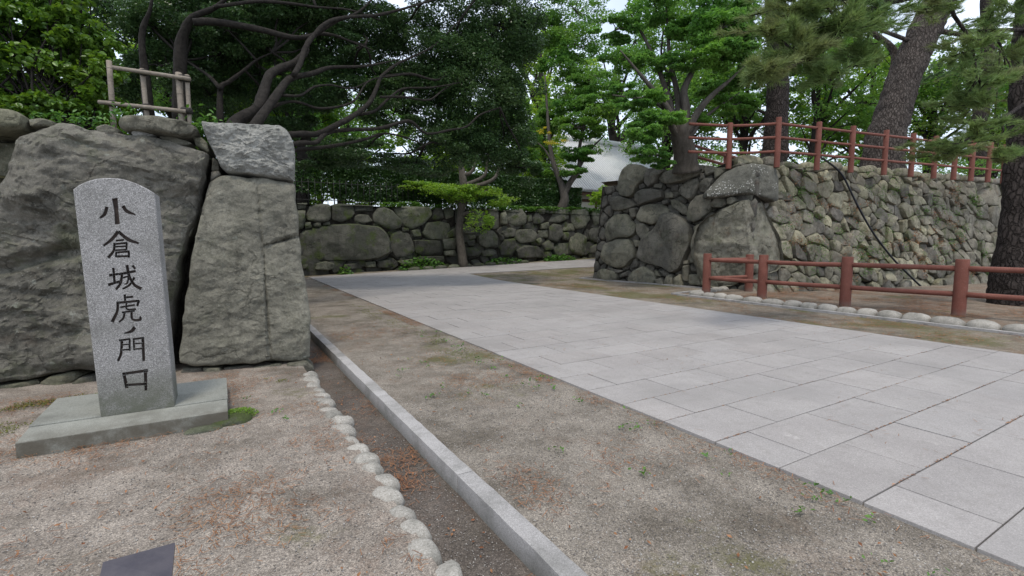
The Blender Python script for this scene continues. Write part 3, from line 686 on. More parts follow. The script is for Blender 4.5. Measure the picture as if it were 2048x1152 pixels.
# side of the same platform, facing the path (hidden from here)
SW = frame((0.92, 6.95, 0.0), 90, 3)
sd_ = relax_seeds(60, 15.2, 2.7, lambda x, y: 0.95, np.random.default_rng(5))
for i, c in enumerate(cells(sd_, [(0, -0.2), (15.2, -0.2), (15.2, 2.75), (0, 2.75)], 1.2)):
    if len(c) > 2: rock('stone', SW, c, M['rock_left'], lw, 300 + i, gap=0.025, bulge=0.06, depth=0.2, M_=18, proud=-0.06)
sheet('platform_earth', sp(-12, 0.8, 0.4, 1.5), sp(7.1, 60, 0.4, 2.5, 7), M['grass'], 2.56, 0.10, zf=lambda x, y: x * 0 - 0.4 * (1 - ss(7.0, 8.6, y + 0.16 * x)))

# ------------------------------------------------------------------ back wall
BW = frame((3.0, 22.2, 0.0), 0, 4)
bw = empty('boulder_wall', (11, 22.3, 0.2), 'mossy dark boulder wall under the clipped hedge at the end of the path', 'wall')
bo, bs = (580, 280), 0.3125
BP = [
 [(105, 480), (125, 420), (190, 410), (255, 415), (258, 500), (240, 520), (170, 525), (110, 510)], [(262, 420), (300, 408), (400, 412), (415, 470), (390, 500), (330, 525), (270, 510)], [(410, 412), (530, 420), (530, 455), (415, 458)],
 [(410, 490), (440, 475), (500, 480), (530, 520), (470, 535), (405, 520)], [(530, 480), (560, 435), (600, 425), (650, 450), (715, 520), (705, 560), (650, 575), (590, 550), (535, 520)], [(650, 430), (740, 425), (890, 430), (905, 480), (850, 540), (780, 570), (730, 550), (690, 490)],
 [(910, 460), (930, 432), (975, 435), (985, 500), (940, 510), (905, 505)], [(980, 440), (1045, 425), (1050, 490), (1000, 505)], [(75, 600), (110, 575), (250, 545), (400, 540), (560, 555), (605, 590), (635, 650), (640, 720), (560, 760), (420, 770), (200, 770), (110, 780), (80, 720)],
 [(640, 690), (650, 600), (700, 580), (760, 600), (780, 650), (795, 710), (740, 750), (680, 750)], [(845, 600), (870, 530), (960, 520), (1025, 535), (1030, 600), (990, 635), (900, 640)], [(775, 580), (830, 570), (840, 615), (790, 622)],
 [(790, 640), (900, 642), (960, 645), (965, 710), (930, 735), (850, 740), (800, 720)], [(975, 635), (1060, 625), (1060, 700), (985, 700)], [(710, 560), (760, 565), (765, 580), (720, 590)], [(160, 830), (170, 790), (230, 775), (285, 790), (285, 825), (240, 835)],
 [(80, 800), (115, 795), (120, 825), (80, 825)], [(345, 795), (460, 785), (465, 825), (350, 828)], [(480, 780), (550, 775), (545, 815), (490, 815)], [(560, 775), (640, 765), (665, 800), (640, 822), (560, 818)], [(680, 775), (780, 760), (790, 790), (720, 800)],
 [(90, 530), (130, 525), (140, 560), (100, 570)], [(145, 535), (200, 525), (195, 555), (150, 555)], [(210, 530), (255, 520), (255, 545), (215, 548)], [(1055, 440), (1118, 438), (1115, 520), (1060, 530)], [(1120, 440), (1250, 435), (1260, 540), (1200, 560), (1120, 520)], [(1260, 440), (1335, 440), (1340, 560), (1300, 570), (1270, 520)],
 [(1345, 470), (1375, 445), (1385, 540), (1350, 540)], [(1385, 445), (1480, 440), (1510, 490), (1500, 540), (1440, 550), (1390, 520)], [(1510, 480), (1545, 475), (1550, 520), (1525, 525)], [(1550, 500), (1570, 455), (1600, 480), (1630, 510), (1610, 535), (1560, 540)], [(1580, 445), (1630, 440), (1630, 475), (1590, 478)],
 [(1640, 440), (1790, 440), (1790, 500), (1720, 530), (1640, 520)], [(1795, 450), (1900, 440), (1920, 500), (1890, 560), (1830, 570), (1800, 520)], [(1935, 450), (1990, 450), (1995, 530), (1950, 550), (1930, 490)], [(2000, 450), (2080, 450), (2080, 550), (2005, 530)], [(1490, 545), (1540, 530), (1545, 562), (1500, 570)],
 [(1740, 535), (1810, 535), (1825, 580), (1745, 583)], [(1655, 560), (1690, 535), (1735, 545), (1740, 610), (1700, 655), (1655, 640)], [(1600, 540), (1650, 525), (1640, 570), (1605, 570)], [(1350, 590), (1400, 560), (1450, 570), (1440, 615), (1380, 625)], [(1430, 625), (1455, 575), (1540, 568), (1580, 600), (1560, 650), (1480, 660)],
 [(1590, 580), (1650, 575), (1650, 625), (1600, 625)], [(1200, 620), (1240, 580), (1300, 580), (1335, 620), (1330, 670), (1260, 690), (1210, 670)], [(1340, 600), (1365, 610), (1370, 640), (1345, 645)], [(1340, 690), (1370, 640), (1430, 630), (1445, 690), (1410, 740), (1350, 740)], [(1445, 710), (1500, 675), (1590, 680), (1620, 720), (1610, 755), (1460, 755)],
 [(1570, 640), (1600, 625), (1615, 660), (1590, 675)], [(1615, 670), (1650, 640), (1680, 660), (1670, 705), (1630, 710)], [(1680, 690), (1720, 660), (1780, 660), (1785, 735), (1700, 745)], [(1790, 680), (1800, 610), (1850, 590), (1900, 620), (1910, 690), (1880, 740), (1800, 720)], [(1910, 600), (1930, 565), (1980, 560), (1995, 640), (1960, 655), (1920, 640)],
 [(1915, 690), (1960, 665), (2010, 675), (2005, 720), (1920, 725)], [(1745, 590), (1790, 590), (1785, 640), (1750, 640)], [(1140, 605), (1190, 605), (1190, 630), (1145, 635)], [(1130, 650), (1180, 640), (1185, 675), (1140, 680)], [(1120, 690), (1180, 685), (1215, 720), (1190, 745), (1120, 745)], [(1230, 710), (1290, 700), (1320, 725), (1290, 745), (1235, 745)],
 [(985, 710), (1055, 705), (1060, 745), (990, 740)], [(1630, 715), (1680, 712), (1670, 750), (1630, 750)], [(45, 405), (115, 400), (100, 440), (50, 445)], [(40, 450), (100, 450), (88, 560), (60, 570)], [(1060, 540), (1115, 535), (1195, 570), (1190, 598), (1065, 600)], [(2000, 560), (2080, 560), (2080, 660), (2005, 660)], [(1000, 600), (1055, 560), (1060, 615), (1000, 630)],
 [(720, 730), (780, 725), (785, 755), (700, 770)], [(800, 745), (980, 742), (980, 775), (800, 775)]]
for i, p in enumerate(BP):
    pp = [to_plane(BW, *q) for q in Z(bo, bs, p)]
    big = i in (8,)
    rock('stone', BW, pp, M['rock_back'], bw, 400 + i, gap=0.0, bulge=0.18 if not big else 0.16, depth=0.5, M_=34 if not big else 70, rings=(1.0, 0.965, 0.88, 0.74, 0.55, 0.3) if not big else FINE[::3], facet=0.7, amp=0.09, freq=1.7, proud=random.uniform(-.06, .06), tilt=0.07, cut=0.07, pw=14, grow=1.04)
# the smaller stones wedged between and behind them
sd_ = relax_seeds(150, 27, 3.1, lambda x, y: 0.62, np.random.default_rng(15))
for i, c in enumerate(cells(sd_, [(-1.5, -0.3), (26, -0.3), (26, 3.02), (-1.5, 3.02)], 1.15)):
    if len(c) > 2: rock(RUB, BW, c, M['rock_back'], bw, 500 + i, gap=0.02, bulge=0.08, depth=0.15, M_=14, rings=(1, .85, .5), proud=-0.10, facet=0.6)
flush_rubble(M['rock_back'], bw)
bm = bmesh.new(); box(bm, 0.9, 34, 22.42, 23.4, -0.3, 2.95); bmobj('wall_core', bm, M['core'], bw)
sheet('terrace_ground', sp(0.8, 90, 1.0, 3), sp(22.3, 110, 0.6, 4, 22), M['grass'], 3.0, 0.10, zf=lambda x, y: -1.2 * ss(27, 33, y))

# ------------------------------------------------------------------ right bastion
KB = np.array([13.30, 8.95, -0.1])
LFdir = np.array([12.32, 14.9]) - KB[:2]
LF = frame((12.32, 14.9, -0.1), math.degrees(math.atan2(-LFdir[1], -LFdir[0])), 5)
RF = frame(KB, -8.2, 10)
cw = empty('castle_wall', (13.3, 9.0, 0), 'grey bastion wall of boulders and slanting stones behind the red fences', 'wall')
zo, zs = (1160, 280), 480 / 1626
CP = [
 ([(330, 160), (400, 165), (445, 190), (455, 215), (430, 270), (390, 310), (370, 365), (330, 390), (270, 375), (250, 335), (262, 270), (290, 195)], .25), ([(460, 195), (530, 185), (580, 205), (530, 245), (510, 290), (465, 320), (437, 290), (440, 245)], .15),
 ([(540, 225), (640, 190), (750, 170), (830, 165), (840, 195), (790, 240), (690, 280), (600, 300), (545, 285), (522, 265)], .2), ([(850, 170), (905, 175), (915, 215), (850, 245)], .1), ([(810, 220), (845, 222), (845, 265), (810, 268)], .06),
 ([(670, 320), (740, 265), (795, 255), (805, 310), (770, 390), (740, 410), (690, 380), (665, 345)], .12), ([(810, 300), (850, 260), (905, 255), (890, 310), (860, 360), (810, 350)], .1), ([(375, 370), (420, 335), (500, 330), (560, 345), (565, 390), (500, 415), (410, 440), (372, 410)], .18),
 ([(215, 385), (270, 380), (340, 400), (375, 435), (330, 460), (260, 480), (210, 475), (205, 430)], .15), ([(385, 510), (410, 455), (470, 430), (560, 435), (600, 470), (570, 540), (490, 575), (420, 560), (385, 540)], .18), ([(610, 400), (660, 405), (720, 450), (725, 510), (680, 495), (620, 450)], .08),
 ([(730, 500), (750, 430), (790, 380), (850, 365), (895, 410), (890, 460), (820, 540), (770, 560), (735, 540)], .18), ([(890, 440), (920, 395), (980, 395), (995, 430), (960, 460), (900, 460)], .12), ([(1000, 395), (1050, 385), (1065, 410), (1030, 440), (1000, 435)], .1),
 ([(400, 720), (430, 660), (520, 590), (570, 490), (640, 490), (700, 530), (755, 590), (755, 700), (720, 780), (680, 870), (620, 905), (560, 860), (470, 840), (395, 810), (388, 770)], .3), ([(185, 560), (230, 500), (310, 500), (340, 545), (375, 570), (370, 630), (330, 660), (250, 662), (180, 690), (165, 640)], .2),
 ([(150, 800), (165, 705), (250, 668), (330, 670), (365, 720), (370, 790), (300, 860), (250, 870), (180, 840)], .22), ([(380, 570), (430, 560), (470, 600), (460, 650), (415, 675), (385, 630)], .08), ([(770, 590), (800, 570), (830, 580), (820, 640), (780, 640)], .1),
 ([(100, 945), (120, 890), (160, 870), (240, 890), (255, 930), (240, 958)], .15), ([(320, 945), (350, 890), (420, 850), (490, 890), (515, 930), (495, 978), (420, 972), (330, 962)], .15), ([(500, 945), (550, 930), (565, 975), (510, 980)], .08), ([(570, 975), (590, 910), (630, 910), (630, 990)], .1),
 ([(635, 940), (680, 905), (700, 995), (640, 990)], .1), ([(690, 940), (700, 850), (745, 845), (740, 900), (735, 960), (700, 955)], .1), ([(745, 850), (830, 840), (830, 895), (750, 890)], .1), ([(740, 910), (830, 905), (835, 990), (740, 980)], .12), ([(740, 800), (780, 785), (825, 790), (825, 830), (750, 835)], .12), ([(760, 740), (810, 730), (820, 780), (765, 780)], .08),
 ([(260, 910), (320, 890), (315, 922), (265, 935)], .08), ([(340, 850), (370, 800), (395, 830), (385, 860), (345, 870)], .08), ([(530, 885), (580, 880), (600, 910), (570, 930)], .06), ([(500, 880), (525, 885), (540, 925), (515, 920)], .06), ([(390, 300), (430, 290), (440, 320), (400, 335)], .06), ([(495, 295), (550, 290), (555, 325), (500, 325)], .07),
 ([(570, 355), (625, 350), (630, 390), (575, 395)], .07), ([(550, 410), (595, 405), (600, 430), (560, 440)], .05), ([(610, 310), (660, 300), (660, 345), (610, 345)], .06), ([(330, 465), (375, 460), (375, 520), (345, 525)], .06), ([(360, 675), (410, 680), (400, 720), (370, 725)], .06), ([(765, 700), (800, 690), (810, 720), (770, 730)], .06),
 ([(700, 820), (735, 810), (740, 840), (700, 845)], .06), ([(905, 190), (1000, 180), (960, 230), (905, 265)], .05), ([(180, 865), (240, 875), (300, 885), (255, 905), (200, 880)], .06)]
for i, (p, b) in enumerate(CP):
    pp = [to_plane(LF, *q) for q in Z(zo, zs, p)]
    rock('stone', LF, pp, M['rock_corner'], cw, 700 + i, gap=0.008, bulge=b, depth=0.5, M_=40 if b > .14 else 22, rings=(1.0, 0.965, 0.88, 0.74, 0.56, 0.36, 0.16), pw=13, grow=1.03, facet=0.75, amp=0.06 if b < .25 else 0.11, freq=2.2, proud=random.uniform(-.04, .05), tilt=0.07, strata=0.02 if b > .19 else 0, cut=0.07)
# the big corner stones, lying on a plane that cuts the corner
MIDF = frame((13.30, 9.20, -0.1), -33, 5)
edgex = [to_plane(MIDF, *q)[0] for q in Z(zo, zs, [(1078, 425), (1130, 850)])]; edgey = [to_plane(MIDF, *q)[1] for q in Z(zo, zs, [(1078, 425), (1130, 850)])]
def corner_ridge(v, c):
    t = (v[:, 1] - edgey[1]) / (edgey[0] - edgey[1]); xe = edgex[1] + (edgex[0] - edgex[1]) * t; d = v[:, 0] - xe
    return np.where(d < 0, 0.85 * d, -0.55 * d) + 0.2 + ledges(v - c, 53, .07, 1.2, 5) * (d < 0) + ledges(v - c, 57, .03, 2.0, 4)
corner = [(805, 690), (835, 560), (890, 510), (1000, 450), (1075, 420), (1150, 395), (1240, 400), (1280, 450), (1330, 560), (1390, 640), (1410, 760), (1420, 830), (1370, 880), (1280, 905), (1140, 900), (1060, 985), (950, 1003), (870, 995), (850, 900), (810, 760)]
rock('stone', MIDF, [to_plane(MIDF, *q) for q in Z(zo, zs, corner)], M['rock_big'], cw, 61, gap=0.0, bulge=0.12, depth=0.9, M_=150, rings=FINE, pw=10, facet=0.15, amp=0.09, freq=2.6, strata=0.0, tilt=0, extra=corner_ridge, cut=0.14)
lich = [(870, 350), (905, 300), (980, 220), (1060, 180), (1150, 160), (1250, 160), (1345, 180), (1365, 260), (1370, 400), (1320, 415), (1200, 385), (1090, 370), (960, 385), (875, 380)]
lst = rock('stone', MIDF, [to_plane(MIDF, *q) for q in Z(zo, zs, lich)], M['rock_lichen'], cw, 62, gap=0.0, bulge=0.14, depth=0.9, M_=90, rings=FINE[::2], pw=10, facet=0.25, amp=0.05, freq=3, tilt=0, extra=lambda v, c: 0.16 - 0.34 * np.abs(v[:, 0] - c[0] + 0.1), cut=0.14)
lst['label'] = 'dark stone spattered with white lichen spots'
# right face: slanting stones
RW, RH = 26.0, 4.35
sd_ = relax_seeds(420, RW, RH, lambda x, y: 0.45 + 0.12 * max(0, 1 - x / 4) + (0.5 if x > 13.5 else 0), np.random.default_rng(25))
cc_ = cells(sd_, [(0.25, -0.9), (RW, -0.9), (RW, RH - 0.35), (0.25, RH - 0.35)], 1.6, 0.55)
for i, c in enumerate(cc_):
    if len(c) > 2: rock('stone' if np.mean([q_[0] for q_ in c]) < 10 else RUB, RF, c, M['rock_face'], cw, 900 + i, gap=0.008, bulge=random.uniform(.06, .15), depth=0.3, M_=22, rings=(1, .96, .85, .65, .35), pw=9, facet=0.85, amp=0.06, freq=3.4, proud=random.uniform(-.05, .06), tilt=0.14, cut=0.14)
flush_rubble(M['rock_face'], cw)
x = 0.3; i = 0
while x < RW - 0.3:                                      # capping stones
    w = random.uniform(0.55, 1.1); h = random.uniform(.22, .34); y0 = RH - 0.36
    rock('stone', RF, [(x, y0), (x + w, y0), (x + w - .04, y0 + h * random.uniform(.7, 1)), (x + w * .5, y0 + h), (x + .05, y0 + h * random.uniform(.6, 1))], M['rock_face'], cw, 1300 + i, gap=0.01, bulge=.12, depth=0.6, M_=20, facet=0.7, proud=random.uniform(-.03, .08), cut=0.14); x += w; i += 1
# rubble that shows in the joints
sd_ = relax_seeds(170, 6.1, 3.9, lambda x, y: 0.34, np.random.default_rng(26))
for i, c in enumerate(cells(sd_, [(0, -0.1), (6.1, -0.1), (6.1, 3.7), (0.3, 3.7)], 1.1)):
    if len(c) > 2: rock(RUB, LF, c, M['rock_corner'], cw, 1400 + i, gap=0.012, bulge=0.06, depth=0.12, M_=12, rings=(1, .8, .4), proud=-0.15, facet=0.7)
flush_rubble(M['rock_corner'], cw)
for fr_, ww, hh, dd in ((LF, 6.0, 3.7, 0.22), (RF, RW, RH - 0.2, 0.22)):
    P, ex, ey, n = fr_; bm = bmesh.new(); q = [P + ex * (0 if fr_ is LF else 0.3) - ey * 0.8 - n * dd, P + ex * ww - ey * 0.8 - n * dd, P + ex * ww + ey * hh - n * dd, P + ex * (0.15 if fr_ is LF else 0.3) + ey * hh - n * dd]
    prism(bm, q, -n * 0.7); bmobj('wall_core', bm, M['core'], cw)
ZT = 3.78
def bast(name, mat):
    bm = bmesh.new(); P, ex, ey, n = RF; a = P + ex * 0.3 + ey * (RH - 0.25) - n * 0.1; b = P + ex * RW + ey * (RH - 0.25) - n * 0.1
    P2, ex2, ey2, n2 = LF; c0 = P2 + ey2 * 3.75 - n2 * 0.15; e = P2 + ex2 * 5.9 + ey2 * 3.75 - n2 * 0.15
    pts = [(e[0], e[1], 0), (a[0], a[1], 0), (b[0], b[1], 0), (60, 5, 0), (60, 32, 0), (16, 17.5, 0), (c0[0] + .3, c0[1] + .2, 0)]
    f = bm.faces.new([bm.verts.new((p[0], p[1], ZT)) for p in pts]); bmesh.ops.triangulate(bm, faces=[f])
    bmesh.ops.subdivide_edges(bm, edges=bm.edges, cuts=6, use_grid_fill=True)
    for v in bm.verts: v.co.z += 0.07 * float(fbm(np.array(v.co) * 0.8, 4, 3))
    return tag(bmobj(name, bm, mat, None, True), kind='structure')
bast('bastion_top', M['soil_needle'])

# ================================================================== CARVED STONE
st_ = empty('stone_monument', (-0.62, 5.05, 0), 'upright speckled granite marker stone carved with a column of characters', 'monument')
SY = 4.86
def sf(x, y): q = V(x, y, (0, SY, 0), (0, 1, 0)); return (q[0], q[2])
bm = bmesh.new(); box(bm, -1.27, 0.0, 4.55, SY - 0.004, -0.05, 0.125, 0.006); 
for v in bm.verts:
    if v.co.z > 0.1 and v.co.y < 4.6: v.co.z -= 0.012
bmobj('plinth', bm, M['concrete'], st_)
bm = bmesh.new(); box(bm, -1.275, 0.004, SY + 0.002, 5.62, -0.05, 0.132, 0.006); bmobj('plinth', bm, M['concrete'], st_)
face = [sf(*p) for p in ((146, 379), (158, 370), (173, 363), (190, 358), (208, 356), (224, 356), (239, 357), (256, 361), (273, 367), (288, 374), (299, 380), (310, 387), (349.5, 804), (201, 829))]
SD = 0.34
zk = lambda p: (130 + p[0] / 2.304, 340 + p[1] / 2.304)
KJ = [
 [([(229, 130), (236, 190), (241, 250)], (27, 20, 24)), ([(193, 169), (182, 203), (160, 222)], (16, 18, 10)), ([(266, 165), (285, 190), (325, 206)], (16, 17, 6))],
 [([(245, 283), (215, 320), (176, 350)], (18, 16, 10)), ([(245, 283), (290, 320), (340, 338)], (14, 18, 10)), ([(234, 326), (272, 322)], (9, 9)), ([(222, 342), (286, 336)], (9, 10)), ([(284, 334), (283, 370)], (10, 9)), ([(228, 354), (283, 351)], (8, 8)), ([(228, 370), (283, 367)], (8, 8)), ([(228, 336), (224, 372), (198, 405)], (11, 12, 15)), ([(236, 380), (234, 402)], (10, 10)), ([(232, 381), (298, 375)], (9, 10)), ([(294, 375), (294, 404)], (11, 12)), ([(234, 398), (296, 397)], (10, 10))],
 [([(222, 450), (229, 525)], (12, 13)), ([(203, 486), (246, 479)], (13, 11)), ([(198, 530), (252, 513)], (14, 11)), ([(246, 481), (326, 466)], (11, 12)), ([(263, 472), (256, 520), (234, 552)], (12, 13, 12)), ([(265, 497), (291, 493), (286, 522), (272, 526)], (8, 9, 9, 6)), ([(285, 438), (296, 490), (320, 530), (352, 548)], (15, 13, 14, 17)), ([(321, 494), (297, 530), (264, 549)], (11, 11, 8)), ([(310, 440), (324, 456)], (12, 11))],
 [([(275, 573), (277, 604)], (12, 11)), ([(277, 588), (314, 584)], (10, 11)), ([(236, 613), (342, 603)], (12, 12)), ([(341, 601), (332, 628)], (12, 10)), ([(243, 611), (240, 652), (216, 702)], (13, 13, 17)), ([(254, 633), (322, 622)], (9, 9)), ([(283, 610), (286, 642), (328, 641)], (9, 9, 10)), ([(262, 657), (322, 649)], (9, 9)), ([(274, 655), (269, 682), (248, 702)], (11, 11, 9)), ([(306, 652), (311, 689), (346, 690), (346, 674)], (11, 12, 14, 8))],
 [([(322, 724), (305, 744), (272, 753)], (17, 15, 6))],
 [([(262, 783), (258, 845), (243, 882)], (13, 13, 12)), ([(248, 786), (302, 779)], (10, 10)), ([(298, 779), (298, 834)], (10, 9)), ([(262, 806), (297, 803)], (7, 7)), ([(260, 830), (297, 827)], (8, 8)), ([(316, 778), (319, 832)], (10, 9)), ([(312, 780), (365, 773)], (10, 10)), ([(358, 772), (363, 882)], (14, 14)), ([(318, 801), (358, 798)], (7, 7)), ([(318, 826), (358, 823)], (8, 8))],
 [([(270, 934), (285, 1006)], (16, 16)), ([(264, 941), (382, 924)], (14, 15)), ([(370, 926), (373, 1018)], (17, 12)), ([(282, 992), (374, 986)], (13, 13))]]
def stroke(pts, w):
    P = np.array(pts, float); W = np.array(w, float) / 2
    if len(P) > 2:
        P, W = smooth_path(np.c_[P, np.zeros(len(P))], W, 4); P = P[:, :2]
    T = np.gradient(P, axis=0); T /= np.linalg.norm(T, axis=1)[:, None]; N = np.stack([-T[:, 1], T[:, 0]], 1)
    return np.vstack([P + N * W[:, None], (P - N * W[:, None])[::-1]])
cut = bmesh.new(); dep = 0.030
bm = bmesh.new(); prism(bm, [(x, SY, z if z > 0.3 else 0.12) for x, z in face], (0.0, SD, 0.0))
bmesh.ops.recalc_face_normals(bm, faces=bm.faces)
lipe = [e for e in bm.edges if all(abs(v.co.y - SY) < 1e-5 for v in e.verts) and max(v.co.z for v in e.verts) > 0.4]
bmesh.ops.bevel(bm, geom=lipe, offset=0.006, segments=1, affect='EDGES')
stele = bmobj('stele', bm, M['granite'], st_)
bpy.context.view_layer.update()
for ci, ch in enumerate(KJ):
    fb = bmesh.new()
    for si, (pts, w) in enumerate(ch):
        poly = [sf(*zk(p)) for p in stroke(pts, w)]
        prism(cut, [(x, SY - 0.02, z) for x, z in poly], (0, 0.02 + dep + 0.0004 * si, 0))
        mid = np.mean(poly, 0)
        q = [(mid[0] + (x - mid[0]) * 1.0, SY + dep - 0.004 - 0.0003 * si, mid[1] + (z - mid[1]) * 1.0) for x, z in poly]
        prism(fb, q, (0, 0.012, 0))
    bmobj('carved_character', fb, M['engrave'], st_)
bmesh.ops.recalc_face_normals(cut, faces=cut.faces)
cme = bpy.data.meshes.new('cutter'); cut.to_mesh(cme); cut.free(); cob = bpy.data.objects.new('cutter', cme); COL.objects.link(cob)
cme.materials.append(M['granite'])
md = stele.modifiers.new('carve', 'BOOLEAN'); md.operation = 'DIFFERENCE'; md.solver = 'EXACT'; md.use_self = True; md.object = cob
bpy.context.view_layer.update()
nm = bpy.data.meshes.new_from_object(stele.evaluated_get(bpy.context.evaluated_depsgraph_get()))
stele.modifiers.clear(); stele.data = nm
bpy.data.objects.remove(cob)
pebble('stone', (0.02, 4.62, 0.0), (.16, .12, .05), M['rock_back'], None, 91); 
o = COL.objects[-1]; o.name = 'mossy_stone'; tag(o, 'small flat mossy stone lying at the plinth corner', 'stone', None, 'thing')
o = pebble('mossy_stone', (-0.17, 4.50, -0.01), (.13, .06, .04), M['rock_back'], None, 92); tag(o, 'low greenish stone half buried under the plinth front', 'stone', None, 'thing')

# ------------------------------------------------------------------ floodlight at the foot of the picture
fl = empty('floodlight', (-0.33, 2.5, 0), 'dark metal ground floodlight with a slanting top plate on the grit', 'floodlight')
tp = [G(206, 1124, .20), G(350, 1085, .20), G(343, 1157, .17), G(196, 1168, .17)]
bm = bmesh.new(); prism(bm, tp, (0, 0, -0.018)); bmobj('top_plate', bm, M['lamp'], fl)
cxy = np.mean(tp, 0); bm = bmesh.new(); prism(bm, [cxy + (p - cxy) * 0.86 + np.array([0, 0, -0.016]) for p in tp], (0, 0, -0.10)); bmobj('housing', bm, M['lamp'], fl)
bm = bmesh.new(); box(bm, cxy[0] - .03, cxy[0] + .03, cxy[1] - .03, cxy[1] + .03, -0.03, 0.09, .005); bmobj('foot', bm, M['iron'], fl)

# ================================================================== RED FENCES
def post(par, p, h, r, mat=None):
    t = Tubes(); z0 = p[2]; tilt = np.array([random.uniform(-.008, .008), random.uniform(-.008, .008), 0])
    t.add([np.array([p[0], p[1], z0 - .1]), np.array([p[0], p[1], z0 + h * .5]) + tilt * .5, np.array([p[0], p[1], z0 + h - 0.02]) + tilt, np.array([p[0], p[1], z0 + h]) + tilt], [r * 1.03, r, r, r * .93], 16, 1)
    o = t.build('post', M['red'], par, (p[0], p[1], z0)); o.data.set_sharp_from_angle(angle=R(40)); return o
def rail(par, a, b, r):
    t = Tubes(); a = np.array(a, float); b = np.array(b, float); m = (a + b) / 2 + np.array([0, 0, random.uniform(-.012, .003)]); t.add([a, m, b], [r, r * .97, r], 12, 3); return t.build('rail', M['red'], par, a)
lf = empty('low_fence', (11.95, 6, 0), 'low red two-rail timber-look fence beside the boulder edging', 'fence')
LPs = [(11.72, 9.05, 0), (11.80, 7.45, 0), (12.03, 5.62, 0), (12.36, 3.74, 0), (12.62, 1.85, 0)]
for p in LPs: post(lf, p, 1.14, 0.110)
post(lf, (13.16, 8.72, 0), 1.1, 0.110)
for a, b in list(zip(LPs[:-1], LPs[1:])) + [(LPs[0], (13.16, 8.72, 0))]:
    for z in (0.96, 0.46): rail(lf, (a[0], a[1], z), (b[0], b[1], z), 0.054)
uf = empty('high_fence', (15.2, 9.3, ZT), 'red three-rail fence standing along the top edge of the bastion wall', 'fence')
def up(x, y): return G(x, y, ZT)
_a, _b = up(1553, 328), up(2008, 361.5); UP = []
for px in (1553, 1633, 1701, 1768, 1822, 1868, 1908, 1943, 1977, 2008):
    r_ = ray(px, 340); tt_ = np.linalg.solve(np.array([[r_[0], -(_b - _a)[0]], [r_[1], -(_b - _a)[1]]]), _a[:2]); UP.append(_a + (_b - _a) * tt_[1])
UP.append(UP[-1] * 2 - UP[-2])
UL = [UP[0], up(1457, 331), G(1376, 328.5, ZT)]
for p in UP: post(uf, (p[0], p[1], ZT), 1.36, 0.082)
post(uf, (UL[1][0], UL[1][1], ZT), 1.26, 0.082)
for pts in (UP, UL):
    for a, b in zip(pts[:-1], pts[1:]):
        for z in (1.18, 0.78, 0.37): rail(uf, (a[0], a[1], ZT + z), (b[0], b[1], ZT + z), 0.041)
rf = empty('rear_fence', (18, 14, ZT), 'red three-rail fence run behind the pine trunks on the bastion', 'fence')
FP = [np.array([UL[2][0] + 0.9, UL[2][1] + 1.2, ZT]), np.array([17.2, 12.6, ZT]), np.array([19.2, 12.7, ZT]), np.array([21.2, 12.8, ZT]), np.array([23.2, 12.9, ZT]), np.array([25.4, 13, ZT])]
for p in FP: post(rf, p, 1.1, 0.1)
for a, b in zip(FP[:-1], FP[1:]):
    for z in (1.0, 0.65, 0.3): rail(rf, (a[0], a[1], ZT + z), (b[0], b[1], ZT + z), 0.052)
# black hose over the wall
P, ex, ey, n = RF
hp = [V(x, y, P + n * 0.22, n) for x, y in ((1668, 333), (1687, 354), (1702, 384), (1721, 422), (1748, 468), (1783, 514), (1813, 545), (1846, 577))]
t = Tubes(); t.add([np.array([UP[1][0] - .1, UP[1][1] + .2, ZT + .4]), np.array([UP[1][0] + .35, UP[1][1] + .1, ZT + .34])] + hp, [0.032] * 10, 10, 4)
tag(t.build('hose', M['hose'], None), 'black hose hanging from the red fence down the slanting wall', 'hose', None, 'thing')

# ================================================================== FOLIAGE
def leaves(P, size, aspect=0.5, up_bias=0.6, fold=False, droop=0.2, outward=None, rs=rng):
    n = len(P); nrm = rs.normal(size=(n, 3)); nrm[:, 2] = np.abs(nrm[:, 2]) + up_bias
    if outward is not None: nrm = nrm + outward * 0.9
    nrm /= np.linalg.norm(nrm, axis=1)[:, None]
    t = rs.normal(size=(n, 3)); t[:, 2] -= droop
    t -= nrm * np.sum(t * nrm, 1)[:, None]; t /= np.linalg.norm(t, axis=1)[:, None]; s = np.cross(nrm, t)
    L = (size * rs.uniform(0.65, 1.25, n))[:, None]; w = L * aspect * 0.5
    if not fold:
        v = np.stack([P - t * L * .5, P + s * w + nrm * L * .06, P + t * L * .5, P - s * w + nrm * L * .06], 1).reshape(-1, 3)
        return v, np.arange(n * 4).reshape(-1, 4)
    r = nrm * L * 0.10
    v = np.stack([P - t * L * .5, P - t * L * .18 + s * w + r, P + t * L * .2 + s * w * .85 + r, P + t * L * .55 - nrm * L * .08, P + t * L * .2 - s * w * .85 + r, P - t * L * .18 - s * w + r], 1).reshape(-1, 3)
    b = np.arange(n)[:, None] * 6
    return v, np.vstack([b + np.array([0, 1, 2, 3]), b + np.array([0, 3, 4, 5])])
def in_ell(c, r, n, rs=rng, shell=0.5):
    d = rs.normal(size=(n, 3)); d /= np.linalg.norm(d, axis=1)[:, None]; k = rs.uniform(0, 1, n) ** (1 / 3.0); k = k * (1 - shell) + shell * np.sqrt(k)
    return np.asarray(c) + d * k[:, None] * np.asarray(r)
